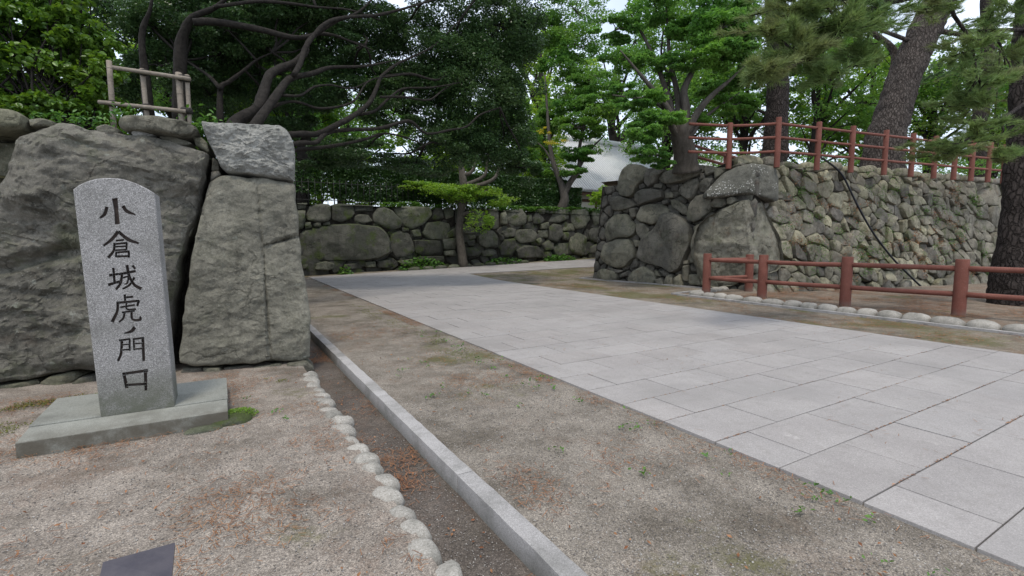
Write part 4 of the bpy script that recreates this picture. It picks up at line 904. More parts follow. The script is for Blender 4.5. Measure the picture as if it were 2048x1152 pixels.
def clumpy(masses, per, sub=9, subr=0.42, rs=rng, flat=.7):
    """leaf points: each mass is broken into sprays (flattened small clumps) so that gaps stay open"""
    out = []; cen = []
    for c, r, w in masses:
        c = np.asarray(c, float); r = np.asarray(r, float); k = max(3, int(sub * w)); cs = in_ell(c, r * 0.85, k, rs, 0.5); cen.append(cs)
        for q in cs:
            rr = r * subr * rs.uniform(0.55, 1.15) * np.array([1, 1, flat]); out.append(in_ell(q, rr, max(4, int(per * w / k)), rs, 0.2))
    return np.vstack(out), np.vstack(cen)
def build_crown(name, pts, size, mat, parent, loc, aspect=0.5, fold=False, **k):
    v, q = leaves(pts, size, aspect, fold=fold, **k)
    me = arrmesh(name, v - np.asarray(loc), q); return link(name, me, mat, parent, loc)
def limb_to(t, a, b, r0, r1, rs, seg=5, sag=0.0, wob=0.12):
    a = np.asarray(a, float); b = np.asarray(b, float); d = b - a; L = np.linalg.norm(d)
    pts = [a] + [a + d * k + rs.normal(0, wob * L * 0.35, 3) * np.array([1, 1, .6]) + np.array([0, 0, sag * L * math.sin(math.pi * k)]) for k in (0.3, 0.6)] + [b]
    t.add(pts, [r0, r0 * .75 + r1 * .25, r0 * .4 + r1 * .6, r1], seg, 3)

# ------------------------------------------------------------------ dark spreading evergreen over the path
ev = empty('evergreen_tree', D(478, 250, 9.6), 'dark spreading evergreen with many bare crooked limbs behind the giant stones', 'tree')
evl = wloc(ev)
t = Tubes(); LIMBP = []
def limb(px, w0, w1, d0, d1, seg=8):
    n = len(px); dd = np.linspace(d0, d1, n); ww = np.linspace(w0, min(w1, 3), n) * 0.78
    LIMBP.extend(D(x, y, d) for (x, y), d in zip(px, dd))
    t.add([D(x, y, d) for (x, y), d in zip(px, dd)], [max(.008, w * d / F / 2) for w, d in zip(ww, dd)], seg, 4, 0.25, 4.0)
limb([(455, 285), (472, 246), (513, 219), (526, 191), (537, 154), (554, 140), (588, 126), (612, 103), (619, 79), (670, 44), (720, 22), (760, -20)], 36, 9, 9.6, 12.5)
limb([(500, 262), (533, 219), (560, 181), (581, 157), (625, 147), (662, 135), (732, 132), (800, 118)], 26, 6, 9.6, 12.8)
limb([(362, 250), (360, 160), (362, 89), (369, 62), (386, 34), (427, 17), (460, -10), (490, -40)], 36, 22, 11.5, 11.0)
limb([(300, 240), (290, 150), (284, 68), (300, 20), (308, -30)], 26, 20, 11.8, 11.5)
limb([(386, 44), (427, 44), (478, 51), (533, 62), (574, 73), (608, 75), (632, 68), (666, 70), (700, 82), (745, 100)], 20, 6, 11.0, 12.5)
limb([(441, 250), (441, 178), (458, 164), (489, 140), (513, 120), (545, 105)], 17, 5, 12.5, 13.0); limb([(441, 178), (420, 154), (396, 137), (370, 120)], 12, 4, 12.5, 12.8)
limb([(427, 14), (513, 3), (581, 7), (632, 14), (700, 20), (760, 40)], 10, 4, 11.0, 12.5)
limb([(500, 285), (560, 272), (600, 268), (635, 267), (687, 243), (715, 226), (739, 205), (753, 177), (763, 153), (794, 128), (822, 115), (870, 90), (920, 40)], 20, 7, 10.2, 14.0)
limb([(540, 300), (600, 286), (631, 285), (652, 267), (687, 260), (756, 257), (794, 247), (822, 243), (853, 267), (899, 260), (933, 253), (961, 229), (1000, 215)], 14, 4, 10.2, 14.5)
limb([(540, 310), (600, 299), (642, 295), (687, 288), (732, 278), (767, 267), (808, 274), (850, 290)], 12, 3, 10.4, 14)
limb([(715, 229), (749, 222), (781, 194), (808, 177), (864, 175), (920, 165)], 9, 3, 12, 14); limb([(760, 194), (808, 194), (857, 200), (885, 181), (930, 150)], 7, 3, 12.4, 14.3)
limb([(533, 219), (570, 205), (600, 205), (642, 217), (704, 205), (732, 167), (756, 156), (800, 150)], 9, 3, 10.4, 13); limb([(560, 190), (600, 191), (628, 174), (662, 170), (704, 177), (740, 160)], 8, 3, 10.5, 12.8)
limb([(770, 153), (822, 148), (871, 160), (899, 146), (950, 120)], 8, 3, 13, 14.6); limb([(574, 73), (600, 73), (649, 66), (680, 76), (730, 90)], 8, 3, 11.8, 13)
limb([(588, 150), (600, 128), (614, 90), (649, 49), (690, 35), (749, 31), (794, 21), (843, 7), (900, -10)], 16, 5, 10.6, 13.5)
mass = [(1000, 50, 15, 100, 70, 1.1), (905, 85, 14.5, 100, 75, 1.3), (800, 55, 13.8, 95, 55, 1.0), (1035, 160, 15.5, 60, 90, 1.1), (945, 180, 14.8, 105, 80, 1.6), (850, 165, 14.3, 85, 60, 1.0), (1010, 275, 15.5, 70, 75, 1.3), (905, 285, 14.8, 90, 55, 1.1), (790, 225, 13.6, 80, 35, .6), (720, 300, 13.2, 95, 30, .7),
        (640, 30, 13, 90, 40, .7), (560, 20, 12.3, 90, 45, .8), (455, 60, 12.0, 80, 45, .6), (330, 60, 12.2, 90, 60, .9), (350, 140, 12.3, 80, 55, .7), (440, 110, 12.8, 70, 40, .5), (625, 325, 13.2, 50, 18, .35), (830, 335, 14.4, 90, 22, .5), (1050, 335, 15.5, 40, 35, .4), (690, 110, 13.2, 80, 40, .55), (760, 165, 13.4, 60, 35, .4), (260, 140, 12.5, 60, 80, .6), (1000, -60, 14.5, 130, 60, 1.0), (820, -60, 13.5, 130, 60, 1.0), (600, -70, 12.2, 140, 60, 1.0), (400, -60, 11.8, 120, 60, .8), (250, 0, 12.3, 70, 60, .7), (620, 180, 13.6, 80, 50, .6), (520, 150, 13.8, 90, 60, .6), (700, 170, 14.2, 90, 60, .6), (420, 190, 13.5, 90, 50, .6), (560, 240, 14, 80, 40, .5), (720, 60, 14, 110, 60, .8), (870, 230, 15, 110, 60, .8), (540, 90, 13.2, 100, 50, .6), (760, 320, 14.6, 120, 25, .4), (980, 130, 16, 110, 110, 1.2), (1060, 80, 16, 50, 70, .6), (430, 0, 13.5, 110, 50, 1.0), (330, -10, 13.5, 90, 50, .8), (540, 60, 14.2, 110, 50, .9), (660, 110, 14.6, 100, 50, .7), (480, 180, 14.5, 90, 50, .6), (620, 0, 14, 120, 50, .9), (800, 130, 14.8, 90, 50, .7), (380, 90, 14, 90, 50, .8)]
mass = [(x, y, d + (0.9 if x < 860 else 0.3), rx, ry, w) for x, y, d, rx, ry, w in mass]
ms = [(D(x, y, d), (rx * d / F, max(rx, 60) * d / F * .8, ry * d / F), w) for x, y, d, rx, ry, w in mass]
for m_ in ms:
    a_ = min(LIMBP, key=lambda p_: np.linalg.norm(p_ - m_[0])); limb_to(t, a_, m_[0], .035, .018, rng, 5)
pts, cen = clumpy(ms, 11500, 34, 0.36, flat=.8)
for c in cen[::4]:
    b = ms[int(np.argmin([np.linalg.norm(c - m[0]) for m in ms]))][0]; limb_to(t, b, c, .016, .005, rng, 4)
t.build('trunk', M['bark_dark'], ev, evl)
build_crown('crown', pts, 0.088, M['leaf_dark'], ev, evl, 0.48, droop=0.5)

# ------------------------------------------------------------------ shrub wall and bamboo frame on the platform
vs = empty('leafy_shrub', D(90, 250, 8.4), 'dense bright leafy shrub beside the bamboo frame above the giant stones', 'shrub')
ms = [(D(x, y, d), (rx * d / F, .55, ry * d / F), w) for x, y, d, rx, ry, w in ((30, 60, 8.4, 90, 70, 1.2), (120, 40, 8.7, 80, 60, 1), (175, 110, 8.8, 65, 60, 1), (70, 150, 8.4, 90, 70, 1.2), (160, 190, 8.6, 60, 50, 1), (30, 210, 8.3, 80, 45, .9), (110, 225, 8.3, 70, 30, .8), (-60, 120, 8.3, 80, 120, 1), (0, -30, 8.5, 120, 60, 1), (150, -40, 8.9, 90, 50, .8), (205, 175, 8.7, 30, 50, .5))]
pts, cen = clumpy(ms, 1500, 16, 0.42)
build_crown('leaf_mass', pts, 0.115, M['leaf_vine'], vs, wloc(vs), 0.62, True, droop=0.8)
t = Tubes()
for c in cen[::2]: limb_to(t, np.asarray(wloc(vs)) + np.array([rng.normal(0, .5), rng.normal(0, .2), 0]), c, .02, .006, rng, 4)
for x in (30, 100, 170): t.add([D(x, 262, 8.7), D(x + 10, 150, 8.8), D(x - 10, 20, 8.9), D(x, -60, 9)], [.05, .04, .035, .03], 6, 3)
t.build('stem', M['bark_dark'], vs)
bmf = empty('bamboo_frame', D(300, 250, 7.9), 'weathered bamboo trellis frame lashed with dark cord above the wall', 'trellis')
def pole(a, b, r):
    t = Tubes(); a = np.asarray(a); b = np.asarray(b); t.add([a, (a + b) / 2, b], [r, r, r], 10, 2); o = t.build('bamboo_pole', M['bamboo'], bmf, a)
    L = np.linalg.norm(b - a); k = 0.12
    while k < L: 
        tt = Tubes(); c = a + (b - a) * k / L; d = (b - a) / L * .006; tt.add([c - d, c, c + d], [r * 1.0, r * 1.12, r * 1.0], 10, 1, cap=False); k += random.uniform(.2, .27)
        tt.build('node_ring', M['bamboo'], o, c)
dz = 7.75
for x0, y0, x1, y1, w in ((218, 122, 228, 258, 10), (284, 138, 297, 262, 9), (357, 146, 366, 262, 12), (374, 150, 380, 262, 8)): pole(D(x0, y0, dz), D(x1, y1, dz), w * dz / F / 2)
for x0, y0, x1, y1, w in ((226, 135, 380, 158, 8), (198, 204, 372, 223, 8)): pole(D(x0, y0, dz - .07), D(x1, y1, dz - .07), w * dz / F / 2)
for x, y in ((224, 207), (293, 214), (370, 221), (288, 145), (364, 156), (373, 158), (377, 222)):
    t = Tubes(); c = D(x, y, dz - .03); t.add([c - _rt * .045, c, c + _rt * .045], [.05, .055, .05], 8, 1); t.build('cord', M['cord'], bmf, c)
# weeds along the wall top
wp = [D(x, y, 7.2) + rng.normal(0, .05, 3) for x, y, k in ((130, 240, 14), (185, 245, 14), (245, 225, 20), (410, 243, 10), (430, 245, 8), (30, 285, 14), (60, 268, 12), (230, 255, 10), (395, 255, 8), (90, 232, 18), (160, 238, 14)) for _ in range(k * 3)]
wo = build_crown('weeds', np.array(wp) + rng.normal(0, .09, (len(wp), 3)) * np.array([1.3, 1, .6]), 0.075, M['ivy'], None, (0, 0, 0), 0.5, True); tag(wo, 'small green weeds sprouting along the top of the giant stones', 'weeds', None, 'stuff')

# ------------------------------------------------------------------ hedge, pickets and planting on the back terrace
hd = empty('clipped_hedge', (9, 23.6, 3.0), 'long clipped dark evergreen hedge above the boulder wall', 'hedge')
def hedge_pts(x0, x1, y0, y1, z0, z1, n):
    p = np.c_[rng.uniform(x0, x1, n), rng.uniform(y0, y1, n), rng.uniform(z0, z1, n)]; k = rng.integers(0, 10, n)
    p[k < 5, 1] = y0 + np.abs(rng.normal(0, .10, (k < 5).sum())); p[(k >= 5) & (k < 8), 2] = z1 - np.abs(rng.normal(0, .08, ((k >= 5) & (k < 8)).sum()))
    w = 0.14 * fbm(np.c_[p[:, 0] * 1.1, p[:, 2] * 1.4, p[:, 1] * .3], 3, 3); p[:, 1] += w; p[:, 2] += w * .8; return p
hp_ = np.vstack([hedge_pts(4.6, 17.6, 23.3, 24.6, 3.35, 4.95, 60000), hedge_pts(1.0, 4.6, 23.5, 24.4, 3.6, 4.95, 5200), hedge_pts(14.4, 18.6, 23.2, 24.4, 3.0, 4.6, 12000)])
build_crown('leaf_mass', hp_, 0.14, M['leaf_hedge'], hd, wloc(hd), 0.6, up_bias=0.3)
t = Tubes()
for x in np.arange(1.4, 18.4, .55): t.add([(x, 23.9, 2.9), (x + rng.normal(0, .08), 23.9, 3.6), (x + rng.normal(0, .2), 23.9, 4.4)], [.03, .025, .012], 5, 2)
t.build('stem', M['bark_dark'], hd)
pk = empty('picket_fence', (4, 22.9, 3.05), 'thin black iron picket fence in front of the hedge above the boulder wall', 'fence')
for x in np.arange(1.1, 8.6, .26):
    t = Tubes(); t.add([(x, 22.9, 2.95), (x, 22.9, 4.15)], [.013, .013], 5, 1); t.build('picket', M['iron'], pk)
for z in (3.25, 4.0):
    t = Tubes(); t.add([(1.0, 22.9, z), (8.7, 22.9, z)], [.014, .014], 5, 1); t.build('rail', M['iron'], pk)
gp = np.c_[rng.uniform(6.5, 22, 5200), 22.35 + np.abs(rng.normal(0, .35, 5200)), rng.uniform(3.0, 3.22, 5200)]
gp[:, 2] += 0.14 * np.clip(fbm(gp * np.array([.9, 1, 0]), 6, 3), -.4, 1) + 0.02 * (gp[:, 0] - 6) / 2
gc = build_crown('ivy_ground_cover', gp, 0.13, M['ivy'], None, (0, 0, 0), 0.75, up_bias=1.2); tag(gc, 'fresh green ivy spilling over the top of the boulder wall', 'ivy', None, 'stuff')
def plant(x0, y0, w, h, d, n, lab, size=.15, mat='ivy'):
    c = V(x0, y0, (0, d, 0), (0, 1, 0)); s = np.linalg.norm(c - _C) / F
    zb = float(zg(c[0], c[1])); c[2] = zb
    o = empty('leafy_plant', c, lab, 'plant'); c = np.array(wloc(o)); p = in_ell(np.array([c[0], c[1], zb + .05]), (w * s / 2, .35, h * s), n, rng, .4); p[:, 2] = np.maximum(p[:, 2], zb + .04)
    build_crown('leaf_mass', p, size, M[mat], o, c, .8, up_bias=1.3); t = Tubes()
    for k in range(6): t.add([c + np.array([rng.normal(0, w * s / 5), 0, -.05]), c + np.array([rng.normal(0, w * s / 4), 0, h * s * .7])], [.012, .006], 4, 1)
    t.build('stem', M['bark_dark'], o)
plant(845, 524, 100, 24, 21.75, 650, 'broad-leaved green plant growing at the foot of the boulder wall'); plant(690, 532, 26, 16, 21.8, 90, 'small lone green plant in a gap at the wall foot'); plant(1010, 521, 90, 12, 21.8, 420, 'low green plants along the wall foot beyond the bare trunk'); plant(1120, 517, 80, 11, 21.8, 420, 'low creeping plants by the wall foot near the bastion')
kb = empty('bed_edging', (10, 21.5, .2), 'low rough stones edging the planting bed at the boulder wall', 'edging')
for i, x in enumerate(np.linspace(7.6, 13.6, 10)): pebble('stone', (x, 21.5 + .02 * i, float(zg(x, 21.5)) + .04), (.3, .14, .13), M['rock_back'], kb, 130 + i, 0, 2)

# ------------------------------------------------------------------ trees
def auto_tree(name, lab, base, h, cr, mat, bark, n, size, seed, ch=0.55, tr=None, masses=None, sub=11, subr=.36, group=None, aspect=.5, lean=(0, 0), cat='tree', flat=.6):
    rs = np.random.default_rng(seed); base = np.asarray(base, float); o = empty(name, base, lab, cat, group)
    tr = tr or h * 0.022; top = base + np.array([lean[0], lean[1], h * .8]); t = Tubes()
    tp = [base - np.array([0, 0, .2]), base + (top - base) * .33 + rs.normal(0, h * .015, 3), base + (top - base) * .66 + rs.normal(0, h * .02, 3), top]
    t.add(tp, [tr * 1.25, tr, tr * .7, tr * .25], 9, 4, .2, 2)
    if masses is None:
        c = base + np.array([lean[0], lean[1], h * (1 - ch * .5)]); masses = [(in_ell(c, np.array([cr, cr, h * ch * .5]) * .85, 1, rs, .7)[0], np.array([cr * .5, cr * .5, h * ch * .2]) * rs.uniform(.7, 1.25), 1.0) for _ in range(15)]
    pts, cen = clumpy(masses, n / max(1, sum(m[2] for m in masses)), sub, subr, rs)
    P, _ = smooth_path(tp, [1] * 4, 8)
    for m in masses:
        a = P[np.argmin(np.abs(P[:, 2] - (base[2] + (m[0][2] - base[2]) * .62)))]; limb_to(t, a, m[0], tr * .42, tr * .12, rs, 6)
    for q in cen[::3]:
        b = min(masses, key=lambda m: np.linalg.norm(m[0] - q))[0]; limb_to(t, b, q, tr * .12, tr * .03, rs, 4)
    t.build('trunk', M[bark], o, base); build_crown('crown', pts, size, M[mat], o, base, aspect, rs=rs); return o
# pollarded tree by the boulder wall
po = empty('pollard_tree', (10.15, 21.6, .22), 'bare grey trunk with a flat lime-green leaf shelf before the boulder wall', 'tree'); pl_ = np.array(wloc(po)); s_ = np.linalg.norm(pl_ - _C) / F
dp = float((pl_ - _C) @ _fw); q = lambda x, y, dd=0: D(x, y, dp + dd)
t = Tubes(); t.add([pl_ - np.array([0, 0, .2]), q(919, 470), q(921, 430), q(925, 405), q(927, 370), q(924, 345), q(921, 325), q(915, 290)], [.24, .18, .17, .2, .17, .18, .13, .06], 12, 4, .3, 2.5)
for a in ([(925, 410), (945, 395), (975, 380)], [(925, 405), (890, 390), (850, 378), (815, 370)], [(925, 350), (942, 345), (950, 325), (955, 290)], [(928, 372), (968, 352), (975, 320), (985, 280)], [(930, 378), (985, 360), (1000, 330), (1015, 290)], [(921, 430), (945, 425), (965, 440)]): t.add([q(*p_) for p_ in a], list(np.linspace(.13, .015, len(a))), 8, 4, .2, 3)
t.build('trunk', M['bark_pollard'], po, pl_)
ms = [(q(x, y, dd), (rx * s_, .9, ry * s_), w) for x, y, dd, rx, ry, w in ((860, 374, 0, 60, 9, 1.0), (905, 385, -.3, 65, 14, 1.3), (955, 381, 0, 45, 12, 1.0), (1000, 400, .2, 30, 12, .3), (830, 368, .2, 30, 5, .4), (960, 445, -.4, 30, 24, .35), (925, 398, -.2, 30, 10, .3))]
pts, _ = clumpy(ms, 2200, 30, .5, flat=1.0); build_crown('crown', pts, .13, M['leaf_lime'], po, pl_, .5, up_bias=1.0)
# tree rising behind the hedge end
ct = empty('forked_tree', (16.6, 23.0, 3.0), 'forked grey tree with layered green foliage at the end of the hedge', 'tree'); cl_ = np.array(wloc(ct)); dp = float((cl_ - _C) @ _fw); q = lambda x, y, dd=0: D(x, y, dp + dd); s_ = dp / F
t = Tubes(); t.add([cl_ - np.array([0, 0, .2]), q(1128, 405), q(1127, 385), q(1118, 355), q(1108, 330), q(1100, 290), q(1095, 230), q(1090, 150)], [.30, .26, .22, .16, .14, .11, .08, .04], 10, 4, .2, 3)
t.add([q(1127, 390), q(1140, 365), q(1158, 335), q(1160, 290), q(1175, 220), q(1190, 150)], [.2, .17, .14, .1, .08, .04], 8, 4, .2, 3); t.add([q(1158, 335), q(1180, 300), q(1210, 270)], [.1, .07, .03], 6, 4); t.add([q(1108, 330), q(1090, 300), q(1075, 285)], [.08, .05, .03], 6, 4)
mm = [(1180, 160, 0, 60, 35, 1.2), (1140, 200, .5, 60, 30, 1), (1200, 215, -.5, 60, 30, 1.2), (1160, 255, -.5, 55, 26, 1.1), (1120, 130, 1, 50, 40, 1), (1160, 305, -.3, 45, 20, .9), (1100, 240, 1, 40, 30, .8), (1150, 90, 1, 70, 40, 1.2), (1090, 60, 1.5, 60, 50, 1.2), (1150, 345, 0, 32, 18, .5), (1080, 350, .8, 35, 30, .6), (1150, 20, 1, 80, 40, 1.1)]
ms = [(q(x, y, dd), (rx * s_, rx * s_, ry * s_), w) for x, y, dd, rx, ry, w in mm]; pts, cen = clumpy(ms, 3800, 24, .36)
for c in cen[::3]: limb_to(t, min(ms, key=lambda m: np.linalg.norm(m[0] - c))[0], c, .03, .008, rng, 4)
t.build('trunk', M['bark_maple'], ct, cl_); build_crown('crown', pts, .18, M['leaf_mid'], ct, cl_, .45, droop=.4)
ms = [(q(x, y, -1.6), (rx * s_, .5, ry * s_), w) for x, y, rx, ry, w in ((1115, 285, 24, 7, 1), (1092, 262, 14, 8, .5))]; pts, _ = clumpy(ms, 170, 8, .45); build_crown('yellow_spray', pts, .13, M['leaf_yellow'], ct, cl_, .5)

# maple on the bastion corner
mp = empty('maple_tree', G(1372, 334, ZT), 'many-stemmed green maple growing on the bastion corner beside the red fence', 'tree'); ml = np.array(wloc(mp)); dp = float((ml - _C) @ _fw); q = lambda x, y, dd=0: D(x, y, dp + dd); s_ = dp / F
t = Tubes()
def ml_(px, w0, w1, d0=0, d1=0, seg=8):
    n = len(px); t.add([q(x, y, d) for (x, y), d in zip(px, np.linspace(d0, d1, n))], [w * s_ / 2 for w in np.linspace(w0, min(w1, 2), n)], seg, 4, .15, 4)
t.add([q(1373, 343, .6), q(1372, 325, .5), q(1368, 300, .3), q(1362, 270, .1), q(1359, 240)], [w * s_ / 2 for w in (58, 50, 44, 40, 30)], 14, 4, .2, 4); ml_([(1362, 275), (1345, 255), (1340, 225), (1320, 195), (1290, 160), (1265, 130), (1240, 100)], 18, 4, 0, -.5)
ml_([(1365, 262), (1372, 220), (1368, 180), (1385, 140), (1395, 90), (1400, 40)], 22, 5, 0, .3); ml_([(1372, 270), (1395, 225), (1425, 190), (1460, 160), (1490, 130)], 18, 4, 0, -.4)
ml_([(1350, 250), (1335, 190), (1310, 120), (1280, 60), (1250, 10)], 15, 4, .2, .8); ml_([(1358, 245), (1355, 190), (1340, 120), (1335, 50), (1330, -20)], 16, 5, .3, .8); ml_([(1380, 275), (1405, 240), (1435, 215), (1480, 185)], 10, 3, 0, .5); ml_([(1340, 225), (1300, 200), (1260, 195), (1225, 190)], 8, 3, 0, -.6)
mm = [(1440, 60, -.5, 60, 40, 1.4), (1400, 30, 0, 60, 35, 1.0), (1480, 90, -.6, 45, 35, 1.0), (1440, 110, -.4, 60, 28, 1.2), (1350, 130, 0, 50, 22, .6), (1280, 200, -.6, 50, 18, .7), (1320, 240, -.7, 50, 20, .9), (1280, 270, -.8, 45, 22, .9), (1300, 310, -.8, 40, 18, .7), (1250, 120, .3, 60, 22, .6), (1230, 60, .6, 60, 26, .7), (1310, 20, .5, 70, 26, .7), (1500, 150, 0, 35, 30, .7), (1400, 250, .4, 40, 20, .6), (1470, 210, .6, 50, 22, .8), (1430, 180, .5, 40, 20, .6), (1240, 180, 0, 40, 18, .5), (1380, -30, 0, 130, 30, 1), (1480, 30, .3, 40, 30, .7), (1340, 70, .3, 40, 20, .4), (1330, 330, -.3, 26, 10, .3)]
ms = [(q(x, y, dd), (rx * s_, rx * s_, ry * s_), w) for x, y, dd, rx, ry, w in mm]; pts, cen = clumpy(ms, 3300, 24, .36)
for c in cen[::2]: limb_to(t, min(ms, key=lambda m: np.linalg.norm(m[0] - c))[0], c, .02, .006, rng, 4)
t.build('trunk', M['bark_maple'], mp, ml); build_crown('crown', pts, .135, M['leaf_maple'], mp, ml, .5, droop=.5)

# ---- pines
def needles(pads, ntuft, L=.13, per=30, rs=rng, w=.0045):
    """bottlebrush tufts along twigs that fan out of each pad; returns needle triangles and the twigs"""
    base = []; ax = []; tw = []
    for c, r, k in pads:
        c = np.asarray(c); r = np.asarray(r); n = max(6, int(ntuft * k / 9)); sc = float(r.mean())
        main = rs.normal(size=2); main /= np.linalg.norm(main)
        for _ in range(n):
            d = rs.normal(size=3) * np.array([1, 1, .45]) + np.array([0, 0, .12]); d /= np.linalg.norm(d)
            o = c + rs.normal(0, .38, 3) * r; e = o + d * r * rs.uniform(.5, .95) * 1.1; tw.append((o, e))
            m = 9; f = np.linspace(.25, 1.0, m) + rs.normal(0, .04, m); p = o + (e - o) * f[:, None] + rs.normal(0, .03, (m, 3))
            dd = (e - o) / np.linalg.norm(e - o); base.append(p); ax.append(np.tile(dd + np.array([0, 0, .25]), (m, 1)) + rs.normal(0, .28, (m, 3)))
    B = np.vstack(base); A = np.vstack(ax); A /= np.linalg.norm(A, axis=1)[:, None]; B = np.repeat(B, per, 0); A = np.repeat(A, per, 0); n = len(B)
    d = A + rs.normal(0, .38, (n, 3)); d /= np.linalg.norm(d, axis=1)[:, None]; B = B + A * (rs.uniform(-.4, .3, n)[:, None] * L)
    s = np.cross(d, rs.normal(size=(n, 3))); s /= np.linalg.norm(s, axis=1)[:, None]; l = L * rs.uniform(.75, 1.2, n)[:, None]
    return np.stack([B - s * w, B + s * w, B + d * l], 1).reshape(-1, 3), np.arange(n * 3).reshape(-1, 3), tw
def pine(lab, base, trunk, rad, pads, ntuft, limbs=(), mat='needle', bark='bark_pine', seed=1, L=.13, per=30, w=.0045):
    rs = np.random.default_rng(seed); o = empty('pine_tree', base, lab, 'tree'); loc = np.array(wloc(o)); t = Tubes()
    t.add(trunk, rad, 28, 14, .16, 5)
    for a, r0, r1 in limbs: t.add(a, list(np.linspace(r0, r1, len(a))), 8, 5, .15, 4)
    P, _ = smooth_path(trunk, rad, 10)
    for c, r, k in pads:
        cand = np.vstack([P] + [smooth_path(a, [1] * len(a), 6)[0] for a, _, _ in limbs]); b = cand[np.argmin(np.linalg.norm(cand - c, axis=1))]
        limb_to(t, b, c, .03, .012, rs, 5)
    v, tr, tw = needles(pads, ntuft, L, per, rs, w)
    for a, e in tw: t.add([a, e], [.010, .004], 4, 1, cap=False)
    t.build('trunk', M[bark], o, loc); me = arrmesh('crown', v - loc, None, tr); link('crown', me, M[mat], o, loc); return o
def pd(x, y, d, rx, ry, k=1.0): return (D(x, y, d), np.array([rx, rx, ry * .9]) * d / F, k)
b1 = G(1548, 336, ZT); b1 = b1 + np.array([.75, .85, 0]); d1 = float((b1 - _C) @ _fw); qq = lambda x, y, d: D(x, y, d)
pine('straight dark pine trunk rising behind the red fence corner', b1, [b1 - np.array([0, 0, .3]), qq(1549, 310, d1), qq(1553, 240, d1), qq(1556, 170, d1), qq(1557, 100, d1), qq(1552, 20, d1), qq(1548, -80, d1), qq(1545, -250, d1)], [w * d1 / F / 2 for w in (56, 50, 42, 39, 38, 39, 36, 28)],
     [pd(1480, 15, d1, 50, 18, 1), pd(1600, 20, d1 + 1, 60, 24, 1), pd(1430, -30, d1, 60, 24, 1), pd(1560, -40, d1 - 1, 80, 24, 1.2), pd(1640, -60, d1, 80, 30, 1)], 170, [([qq(1552, 30, d1), qq(1520, 55, d1 - .3), qq(1490, 30, d1 - .5)], .09, .03), ([qq(1550, 235, d1), qq(1500, 215, d1 + .5), qq(1440, 205, d1 + 1)], .06, .02)], 'needle_dark', 'bark_pine_dark', 31, .16, 34, .006)
b2 = G(1768, 334, ZT); d2 = float((b2 - _C) @ _fw) + 5.6; b2 = D(1765, 322, d2); b2[2] = ZT
pine('huge leaning pine trunk with plated grey bark behind the fence', b2, [b2 - np.array([0, 0, .3]), qq(1767, 300, d2), qq(1783, 235, d2), qq(1803, 170, d2), qq(1830, 105, d2), qq(1858, 45, d2), qq(1885, -20, d2), qq(1920, -120, d2), qq(1960, -260, d2)], [w * d2 / F / 2 for w in (84, 70, 62, 58, 57, 55, 52, 46, 34)],
     [pd(1980, 40, d2 - 1, 90, 40, 1), pd(2040, 110, d2, 80, 40, 1), pd(1700, 30, d2, 90, 34, 1), pd(1960, 140, d2 + 1, 70, 30, .8), pd(1780, -20, d2 - 1, 100, 30, 1), pd(1990, 230, d2 + 1, 70, 30, .8), pd(2050, 200, d2, 60, 40, .8)], 190, [([qq(1740, 330, d2 + .5), qq(1770, 200, d2 + .6), qq(1790, 110, d2 + .8), qq(1740, 60, d2 + 1)], .28, .1), ([qq(1850, 60, d2), qq(1925, 70, d2 - .4), qq(2000, 100, d2 - .6)], .12, .04), ([qq(1840, 90, d2), qq(1760, 60, d2 - .4), qq(1700, 45, d2 - .6)], .10, .03)], 'needle', 'bark_pine', 32, .16, 34, .006)
# pine on the near bank at the picture edge, its boughs sweeping over the wall
b3 = G(2035, 588, 0.0); b3 = b3 * np.array([.82, .82, 1]); d3 = float((b3 - _C) @ _fw); k3 = d3 / F
near = [([D(2120, -60, d3 - 1.6), D(2000, -30, d3 - 2.2), D(1900, -20, d3 - 2.8), D(1800, 0, d3 - 3.2), D(1750, 12, d3 - 3.5), D(1700, 55, d3 - 3.8), D(1650, 100, d3 - 4), D(1590, 130, d3 - 4.2)], .07, .012), ([D(2120, -20, d3 - 1.2), D(2010, -40, d3 - 2), D(1905, 5, d3 - 2.6), D(1940, 80, d3 - 2.8), D(1955, 150, d3 - 3)], .06, .012),
        ([D(2060, 200, d3), D(2000, 240, d3 - 1), D(1940, 275, d3 - 1.6), D(1890, 300, d3 - 2)], .05, .01), ([D(2050, 60, d3), D(1990, 60, d3 - 1), D(1920, 70, d3 - 1.6)], .05, .012), ([D(1750, 12, d3 - 3.5), D(1730, 90, d3 - 3.6), D(1690, 140, d3 - 3.8)], .025, .01)]
